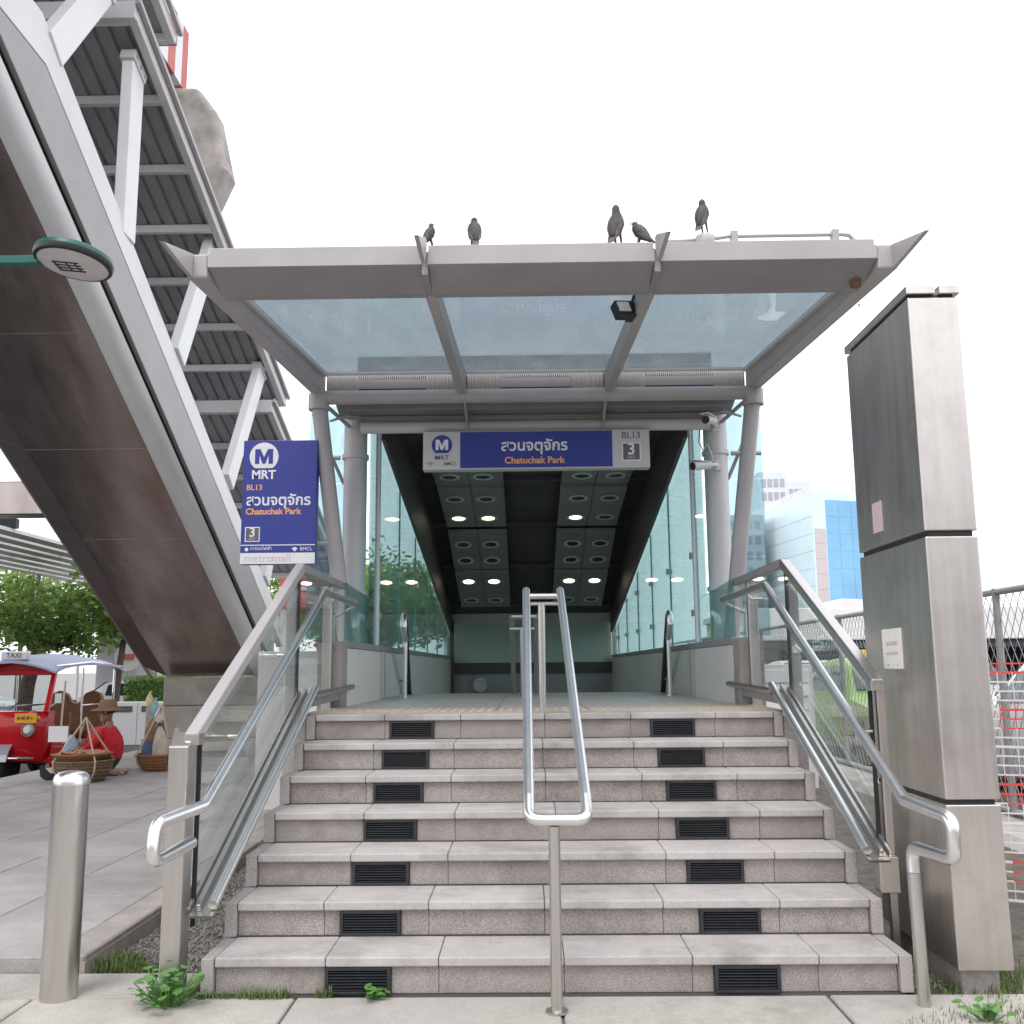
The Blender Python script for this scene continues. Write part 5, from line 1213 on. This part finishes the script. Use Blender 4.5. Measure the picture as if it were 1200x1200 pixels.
    for mb, n_, m_, sm in parts:
        mb.v = [tuple(mt@Vector(q)) for q in mb.v]; mb.build(n_, m_, t, smooth=sm, bevel=.012 if n_ in ('bumper', 'mirror', 'roof_sign', 'headlight', 'tail_light') else 0)
    return t
GZ = -.03
car('lime green taxi parked behind the fence, left of the pylon', (5.25, 10.6, GZ), R(0), 'taxi_green', 'cars parked beyond the fence', taxi=True)
car('white car nearest the pylon, behind the red and white net', (5.75, 5.9, GZ), R(180), 'car_white', 'cars parked beyond the fence')
car('silver car in the middle lane behind the green taxi', (7.9, 14.5, GZ), R(0), 'car_silver', 'cars parked beyond the fence')
car('white car far behind the taxi, partly hidden by the fence posts', (6.1, 17.6, GZ), R(0), 'car_white', 'cars parked beyond the fence')
car('white car to the right behind the steel pylon', (8.4, 8.4, GZ), R(180), 'car_white', 'cars parked beyond the fence')
car('farthest silver car in the row beyond the fence', (9.3, 21, GZ), R(0), 'car_silver', 'cars parked beyond the fence')
car('white car on the street behind the auto rickshaw', (-12.0, 27, -.40), R(90), 'car_white', 'cars on the street at left')
car('silver car on the street at the far left edge', (-19.5, 29, -.40), R(90), 'car_silver', 'cars on the street at left')

# ================================================================= FENCE, NET, CABINET (right)
fn = thing('chain_link_fence', 'grey chain-link fence with steel posts along the car park', 'fence', (3.9, 8, 0))
mb = MB(); mb.tube([(3.9, 2.0, 1.93), (3.9, 24, 1.93)], .03, 10); mb.build('top_rail', 'fence_grey', fn)
mb = MB(); mb.tube([(3.9, 2.0, .12), (3.9, 24, .12)], .03, 10); mb.build('bottom_rail', 'fence_grey', fn)
for y in (2.0, 4.1, 6.2, 8.3, 10.4, 12.5, 15, 17.5, 20, 24):
    mb = MB(); mb.tube([(3.9, y, -.05), (3.9, y, 1.96)], .03, 10); mb.build('post', 'fence_grey', fn)
mb = MB(); c_ = .12; y = 1.0
wires = MB()
def wire(y0, z0, y1, z1, r_=.0022, x=3.9):
    a, b = Vector((x, y0, z0)), Vector((x, y1, z1)); d = (b-a).normalized(); u_ = Vector((1, 0, 0)); w_ = d.cross(u_)
    v = [p+u_*i*r_+w_*j*r_ for p in (a, b) for i, j in ((-1,-1),(1,-1),(1,1),(-1,1))]
    wires.add(v, [(0,1,5,4),(1,2,6,5),(2,3,7,6),(3,0,4,7)])
ZB, ZT = .16, 1.90
for k in range(-20, 200):
    ya = 2.0+k*c_; H = ZT-ZB
    # two families of diagonals clipped to the panel
    for sg_ in (1, -1):
        y0, z0, y1, z1 = ya, ZB, ya+sg_*H*.62, ZT
        def clip(y0, z0, y1, z1):
            pts = []
            for lim in (2.0, 20.0):
                pass
            if max(y0, y1) <= 2.0 or min(y0, y1) >= 20: return None
            if y0 < 2.0: t = (2.0-y0)/(y1-y0); y0, z0 = 2.0, z0+(z1-z0)*t
            if y1 < 2.0: t = (2.0-y0)/(y1-y0); y1, z1 = 2.0, z0+(z1-z0)*t
            if y0 > 20: t = (20-y0)/(y1-y0); y0, z0 = 20, z0+(z1-z0)*t
            if y1 > 20: t = (20-y0)/(y1-y0); y1, z1 = 20, z0+(z1-z0)*t
            return y0, z0, y1, z1
        q = clip(y0, z0, y1, z1)
        if q: wire(*q)
wires.build('wire_mesh', 'fence_grey', fn)['kind'] = 'stuff'
# low sloping kerb wall under the fence
lw = thing('kerb_wall', 'low pale concrete kerb wall below the chain-link fence', 'wall', (3.6, 6, 0))
mb = MB(); mb.prism([(3.45, -.055), (3.86, -.055), (3.86, .09), (3.55, .05)], 'y', 2.5, 20); mb.build('kerb_block', 'concrete_old', lw, bevel=.01)

nf = thing('safety_net', 'red and white plastic safety net fence at the right edge', 'safety net', (2.7, .9, 0))
A, B = Vector((1.98, 1.35, 0)), Vector((4.3, .55, 0)); ln = (B-A).length; d = (B-A)/ln; nrm = Vector((-d.y, d.x, 0))
def npnt(u, z): return A+d*u+nrm*(.05*math.sin(u*3.1)+.02*math.sin(z*7+u*5))+Vector((0, 0, z))
wh, rd = MB(), MB(); uu = .075; zz = .05
nu, nz = int(ln/uu), int(1.28/zz)
for j in range(nz+1):
    z = .08+j*zz; tgt = rd if j % 6 == 5 and False else wh
    for i in range(nu):
        red = (i % 6 in (1, 2) and j % 8 in (2, 3, 4)) or j % 13 in (11, 12)
        (rd if red else wh).bar(npnt(i*uu, z), npnt((i+1)*uu, z), .004, .008 if j % 4 else .013, (0, 0, 1))
for i in range(nu+1):
    for j in range(nz):
        red = (i % 6 in (1, 2) and j % 8 in (2, 3, 4)) or j % 13 in (11, 12)
        (rd if red else wh).bar(npnt(i*uu, .08+j*zz), npnt(i*uu, .08+(j+1)*zz), .004, .007 if i % 3 else .014, tuple(nrm))
wh.build('white_mesh', 'net_white', nf)['kind'] = 'stuff'; rd.build('red_mesh', 'net_red', nf)['kind'] = 'stuff'
for u in (.02, 1.2, 2.3):
    p = npnt(u, 0)
    mb = MB(); mb.tube([(p.x, p.y+.02, -.05), (p.x, p.y+.02, 1.42)], .014, 8); mb.build('stake', 'fence_grey', nf)

cbx = thing('utility_cabinet', 'pale grey utility cabinet with ventilated white door behind the right balustrade', 'cabinet', (2.2, 7.2, 0))
mb = MB(); mb.box(2.35, 3.15, 7.0, 7.6, -.05, 1.34); mb.build('case', 'paint_light', cbx, bevel=.01)
mb = MB(); mb.box(2.40, 3.10, 6.975, 6.998, .55, 1.28); dr = mb.build('door', 'paint_white', cbx, bevel=.006)
for k in range(4):
    mb = MB(); mb.box(2.42, 3.08, 6.966, 6.974, .68+k*.15, .69+k*.15); mb.build('door_rib', 'paint_grey', dr)
mb = MB(); mb.lathe([(.02, 0), (.03, .02), (.01, .03)], (2.50, 6.97, 1.1), 10, Matrix.Rotation(R(90), 3, 'X')); mb.build('lock', 'black_plastic', dr)
mb = MB(); mb.lathe([(.02, 0), (.03, .02), (.01, .03)], (2.50, 6.97, .93), 10, Matrix.Rotation(R(90), 3, 'X')); mb.build('lock', 'black_plastic', dr)
wb = thing('notice_board', 'small white board standing behind the left balustrade', 'board', (-2.0, 4.2, 0))
mb = MB(); mb.box(-2.15, -1.86, 4.05, 4.07, .86, 1.42); mb.build('panel', 'cloth_white', wb, bevel=.005)
for x in (-2.1, -1.92):
    mb = MB(); mb.tube([(x, 4.085, -.04), (x, 4.085, 1.40)], .014, 8); mb.build('leg', 'paint_grey', wb)
pcb = thing('masonry_block', 'grey rendered masonry block behind the left balustrade', 'masonry block', (-2.2, 5, 0))
mb = MB(); mb.box(-2.62, -1.70, 4.95, 5.8, -.05, 1.50); mb.build('block', 'wall_tile', pcb, bevel=.01)

# ================================================================= BUILDINGS (right)
def windows(parent, x0, x1, z0, z1, y, nx, nz, matname, w=.7, h=.6):
    for i in range(nx):
        for j in range(nz):
            cx_ = x0+(i+.5)*(x1-x0)/nx; cz2 = z0+(j+.5)*(z1-z0)/nz; ww = (x1-x0)/nx*w/2; hh = (z1-z0)/nz*h/2
            mb = MB(); mb.box(cx_-ww, cx_+ww, y-.06, y-.01, cz2-hh, cz2+hh); mb.build('window', matname, parent)
bt = thing('office_tower', 'pale cyan and bright blue glass office block on the skyline', 'building', (28, 85, 0))
cA = Vector((24.4, 78)); cL = Vector((22.6, 92)); cRr = Vector((36.5, 82))
poly = [tuple(cL), tuple(cA), tuple(cRr), (36, 99)]
mb = MB(); mb.prism(poly, 'z', -.1, 15.9); mb.build('block', 'tower_cyan', bt)
def face_panels(parent, a, b, z0, z1, nu, nz, matname, name, gap=.05, out=.05):
    d_ = (b-a); n_ = Vector((d_.y, -d_.x)).normalized()
    for i in range(nu):
        for j in range(nz):
            p = a+d_*(i+.5)/nu; w_ = d_.length/nu-gap; h_ = (z1-z0)/nz-gap
            ang = math.atan2(d_.y, d_.x)
            mb = MB(); mb.obox((p.x+n_.x*out/2, p.y+n_.y*out/2, z0+(j+.5)*(z1-z0)/nz), (w_, out, h_), Matrix.Rotation(ang, 3, 'Z')); mb.build(name, matname, parent)
face_panels(bt, cA+(cRr-cA)*.10, cRr, 2, 15.3, 9, 9, 'tower_blue', 'glass_panel')
face_panels(bt, cA+(cRr-cA)*.005, cA+(cRr-cA)*.095, 1, 12.8, 1, 9, 'tower_pink', 'stone_panel')
face_panels(bt, cL, cA, 2, 15.3, 5, 9, 'tower_cyan', 'pale_panel')
mb = MB(); mb.prism([tuple(cL), tuple(cA), tuple(cRr), (36, 99)], 'z', 15.902, 16.5); mb.build('parapet', 'house_white', bt)
t2 = thing('apartment_tower', 'pale blue grey stepped tower far behind the glass block', 'building', (33, 130, 0))
mb = MB(); mb.box(32.2, 36.0, 128, 140, 0, 27.6); mb.build('block', 'tower_pale', t2)
mb = MB(); mb.box(36.002, 39.2, 128, 138, 0, 26.2); mb.build('wing', 'tower_pale', t2)
windows(t2, 32.4, 35.8, 14, 27, 128, 4, 7, 'tower_grey'); windows(t2, 36.2, 39, 14, 25.6, 128, 4, 6, 'tower_grey')
t3 = thing('concrete_tower', 'grey concrete tower block just right of the canopy strut', 'building', (21, 88, 0))
mb = MB(); mb.box(18.6, 22.2, 86, 92, 0, 15.2); mb.build('block', 'tower_grey', t3)
windows(t3, 18.8, 22.0, 2, 15, 86, 4, 9, 'window_dark', .6, .5)
t4 = thing('white_building', 'low white building with curved roofline before the blue glass block', 'building', (24, 62, 0))
mb = MB(); mb.prism([(20.6, 0), (30, 0), (30, 5.2), (25.8, 5.4), (25.4, 5.9), (22.6, 6.0), (22.2, 5.1), (20.6, 4.9)], 'y', 66, 74); mb.build('block', 'house_white', t4)
windows(t4, 21, 29.6, 1, 4.6, 66, 7, 2, 'window_dark', .6, .45)
t5 = thing('cream_house', 'cream coloured low house seen past the right balustrade', 'building', (15, 60, 0))
mb = MB(); mb.box(13.2, 19.4, 60, 68, 0, 4.3); mb.build('wall', 'house_cream', t5)
mb = MB(); mb.box(13.0, 19.6, 59.7, 68.3, 4.302, 4.7); mb.build('roof', 'house_white', t5)
windows(t5, 13.5, 19.2, 1.2, 4.0, 60, 6, 1, 'window_dark', .5, .6)
vr = thing('elevated_road', 'white parapet of a low elevated road with dark underside', 'elevated road', (24, 42, 0))
mb = MB(); mb.box(9.6, 80, 41.9, 50, 2.1, 2.75); mb.build('deck', 'road_dark', vr)
mb = MB(); mb.box(9.5, 80, 41.6, 41.88, 2.45, 3.95); mb.build('parapet', 'house_white', vr, bevel=.05)
for k in range(7):
    mb = MB(); mb.box(11+k*9, 12.2+k*9, 44, 46, -.05, 2.098); mb.build('column', 'concrete_old', vr)
mb = MB(); mb.box(9.7, 80, 48.5, 48.8, -.05, 2.098); mb.build('back_wall', 'road_dark', vr)

# ---- unseen house row added behind the viewer for the steelwork to reflect
hx = -46
for k, (w, h, m_, lab) in enumerate([(13, 9.5, 'tower_grey', 'grey rendered'), (11, 12, 'house_cream', 'cream'), (14, 10.5, 'concrete_old', 'weathered concrete'), (12, 13, 'tower_pale', 'pale blue grey'), (13, 9, 'concrete_pier', 'beige'), (14, 11.5, 'tower_grey', 'tall grey'), (12, 10, 'house_cream', 'low cream')]):
    t = thing('added_shophouse', '%s house block added out of view for the steel to reflect, number %s from the left' % (lab, ['one', 'two', 'three', 'four', 'five', 'six', 'seven'][k]), 'building', (hx+w/2, -44, 0), 'house blocks added for the steel reflections')
    mb = MB(); mb.box(hx+.05, hx+w-.05, -54, -44, -.06 if hx > -6.5 else -.5, h); mb.build('block', m_, t)
    for j in range(int(h/3)):
        for i in range(4):
            cx_ = hx+(i+.5)*w/4
            mb = MB(); mb.box(cx_-w*.09, cx_+w*.09, -43.99, -43.9, .8+j*3, 2.5+j*3); mb.build('window', 'window_dark', t)
    hx += w

# ================================================================= TREES (left) and planting
def tree(label, x, y, h, r, n, seed, matname='leaf', trunk=.16, lean=0., group='street trees behind the auto rickshaw', c0=.42):
    rnd = random.Random(seed)
    t = thing('street_tree', label, 'tree', (x, y, 0), group)
    mb = MB(); fork = Vector((x+lean, y, h*c0))
    mb.tube([(x, y, -.5), (x+lean*.4, y, h*c0*.5), fork], [trunk, trunk*.8, trunk*.62], 10)
    cl_ = []
    for k in range(9):
        a = k*2.4+rnd.random(); q = r*rnd.uniform(.35, .9); tip = Vector((x+lean+q*math.cos(a), y+q*math.sin(a), h*rnd.uniform(c0+.12, .92)))
        mid = fork.lerp(tip, .5)+Vector((0, 0, -.15+rnd.random()*.3)); mb.tube([fork, mid, tip], [trunk*.42, trunk*.25, trunk*.08], 7)
        cl_ += [(tip, r*rnd.uniform(.28, .5)), (mid.lerp(tip, .6), r*rnd.uniform(.25, .4))]
        tip2 = mid+Vector((rnd.uniform(-1, 1), rnd.uniform(-1, 1), rnd.uniform(-.3, .8)))*r*.45; mb.tube([mid, tip2], [trunk*.2, trunk*.06], 6); cl_.append((tip2, r*.3))
    mb.build('trunk', 'bark', t, smooth=True)
    lf = MB()
    for _ in range(n):
        c, q = cl_[rnd.randrange(len(cl_))]
        dv = Vector((rnd.gauss(0, 1), rnd.gauss(0, 1), rnd.gauss(0, .75))).normalized()*q*(rnd.random()**.4)
        p = c+dv; s = rnd.uniform(.06, .13)
        a = Vector((rnd.gauss(0, 1), rnd.gauss(0, 1), rnd.gauss(0, .6))).normalized(); b = a.orthogonal().normalized()
        b = (Matrix.Rotation(rnd.uniform(0, 6.28), 3, a) @ b)
        lf.cur = 1 if rnd.random() < .45 else 0
        lf.add([p-a*s, p+b*s*.5, p+a*s*1.2, p-b*s*.5], [(0, 1, 2, 3)])
    lf.build('crown', [matname, 'leaf_light'], t)
    return t
tree('slim forked tree with dark trunk behind the rickshaw roof', -11.3, 22.5, 4.2, 1.65, 3600, 1, trunk=.12, lean=.2, c0=.55)
tree('broad leafy tree at the left edge behind the rickshaw', -14.6, 24.0, 4.1, 2.0, 4600, 2, trunk=.26, lean=.4, c0=.48)
tree('bright green tree behind the pavilion, near the escalator foot', -10.6, 40, 6.0, 3.0, 6000, 3, 'leaf_light', group='street trees behind the auto rickshaw')
tree('dense dark tree far behind the pavilion', -16.5, 44, 6.6, 3.4, 6500, 4)
tree('tall tree at the back left above the street', -23, 40, 7.0, 3.6, 6500, 5)
tree('round tree seen through the left glass, behind the sign', -6.6, 30, 5.4, 3.0, 9000, 6, 'leaf')
tree('low tree seen through the tunnel side glass', -4.3, 24, 4.6, 2.4, 9000, 8, 'leaf')
tree('far tree left of the tunnel, behind the escalator roof', -9.0, 52, 7, 4, 9000, 9, 'leaf')
def hedge(label, x0, x1, y0, y1, z0, z1, n):
    t = thing('hedge', label, 'hedge', ((x0+x1)/2, y0, 0))
    mb = MB(); mb.box(x0+.1, x1-.1, y0+.1, y1-.1, z0, z1-.12); mb.build('core', 'leaf', t)
    lf = MB()
    for _ in range(n):
        p = Vector((random.uniform(x0, x1), random.uniform(y0, y1), random.uniform(z0, z1))); s = random.uniform(.03, .06)
        a = Vector((random.gauss(0, 1), random.gauss(0, 1), random.gauss(0, 1))).normalized(); b = a.orthogonal().normalized()
        lf.cur = 1 if random.random() < .35 else 0; lf.add([p-a*s, p+b*s*.6, p+a*s, p-b*s*.6], [(0, 1, 2, 3)])
    lf.build('leaves', ['leaf', 'leaf_light'], t)
hedge('clipped green hedge above a white planter, behind the escalator foot', -9.9, -7.2, 19.6, 20.5, .55, 1.2, 6000)
pw = thing('planter_wall', 'low white planter wall under the hedge', 'planter', (-9.4, 19.4, 0))
for k in range(5):
    mb = MB(); mb.box(-10.0+k*.62, -9.39+k*.62, 19.3, 19.58, -.42, .60); mb.build('planter_block', 'house_white', pw, bevel=.02)
    mb = MB(); mb.box(-9.9+k*.62, -9.5+k*.62, 19.285, 19.299, .36, .50); mb.build('planter_slot', 'joint', pw)
pv = thing('street_pavilion', 'small pale pavilion with flat grey roof under the trees', 'pavilion', (-14.5, 30, 0))
mb = MB(); mb.box(-15.6, -12.4, 29, 31.5, 2.75, 3.05); mb.build('roof', 'tower_pale', pv, bevel=.02)
mb = MB(); mb.box(-15.2, -13.8, 30.2, 31.4, -.42, 2.748); mb.build('wall', 'tower_grey', pv)
for x in (-15.4, -12.6):
    mb = MB(); mb.tube([(x, 29.2, -.42), (x, 29.2, 2.748)], .06, 8); mb.build('post', 'paint_white', pv)
rsn = thing('round_road_sign', 'white round road sign with a red bar on a thin pole', 'road sign', (-12.6, 26.5, 0))
mb = MB(); mb.lathe([(.001, .0), (.42, .0), (.42, .02), (.001, .02)], (-12.6, 26.5, 1.75), 28, Matrix.Rotation(R(90), 3, 'X')); mb.build('disc', 'paint_white', rsn)
mb = MB(); mb.box(-12.82, -12.38, 26.45, 26.475, 1.68, 1.86); mb.build('red_bar', 'red_paint', rsn)
mb = MB(); mb.tube([(-12.6, 26.53, -.42), (-12.6, 26.53, 2.1)], .035, 8); mb.build('pole', 'fence_grey', rsn)
gp = thing('green_pole', 'thin pale green pole standing in front of the pavilion', 'pole', (-11.7, 27, 0))
mb = MB(); mb.tube([(-11.7, 26.5, -.42), (-11.7, 26.5, 3.2)], .045, 8); mb.build('shaft', 'leaf_light', gp)
bx_ = thing('red_kiosk', 'red panelled kiosk seen below the upright blue sign', 'kiosk', (-5.6, 21, 0))
mb = MB(); mb.box(-6.5, -4.6, 21, 22.5, 2.9, 3.9); mb.build('fascia', 'red_paint', bx_, bevel=.02)
mb = MB(); mb.box(-6.5, -4.6, 20.95, 20.99, 3.35, 3.45); mb.build('stripe', 'paint_white', bx_)
for x in (-6.4, -4.7):
    mb = MB(); mb.box(x-.08, x+.08, 21.1, 21.3, 0, 2.898); mb.build('post', 'paint_white', bx_)

# weeds at the stair foot
def weed(label, x, y, n, r, h, seed):
    rnd = random.Random(seed); t = thing('weed', label, 'plant', (x, y, 0), 'weeds at the foot of the steps')
    st_ = MB(); 
    lf = MB(); lf.add([(0,0,0), (.25,.42,.05), (.45,0,.0), (.25,-.42,.05), (.62,.46,.03), (.92,.26,-.03), (1.05,0,-.08), (.92,-.26,-.03), (.62,-.46,.03)], [(0,2,1), (0,3,2), (1,2,4), (2,3,8), (4,2,5), (2,8,7), (5,2,6), (2,7,6)])
    me = None
    leaf_m = bpy.data.meshes.new('leaf'); leaf_m.from_pydata(lf.v, [], lf.f); leaf_m.materials.append(M['leaf_weed'])
    for k in range(n):
        a = rnd.uniform(0, 6.28); q = r*rnd.random(); px, py = x+q*math.cos(a), y+q*math.sin(a); hz = h*rnd.uniform(.25, 1)
        st_.tube([(x+.3*(px-x), y+.3*(py-y), 0), (px, py, hz)], .002, 5)
        s = rnd.uniform(.024, .044)
        o = bpy.data.objects.new('leaf', leaf_m); o.location = (px, py, hz); o.rotation_euler = (rnd.uniform(-.4, .4), rnd.uniform(-.5, .2), rnd.uniform(0, 6.28)); o.scale = (s, s, s); C.objects.link(o); setpar(o, t)
    st_.build('stems', 'leaf_weed', t)
weed('leafy green weed clump at the foot of the left end post', -1.56, -.10, 90, .15, .13, 11)
weed('tiny weed sprouting at the bottom step near the left step light', -.74, -.03, 22, .05, .05, 12)
weed('small weed by the pylon foot at the right edge of the steps', 1.62, -.32, 26, .10, .06, 13)

# ---------------------------------------------------------------- render defaults
scene.render.engine = 'CYCLES'
scene.render.resolution_x = 1024; scene.render.resolution_y = 1024
scene.cycles.max_bounces = 10; scene.cycles.transparent_max_bounces = 24
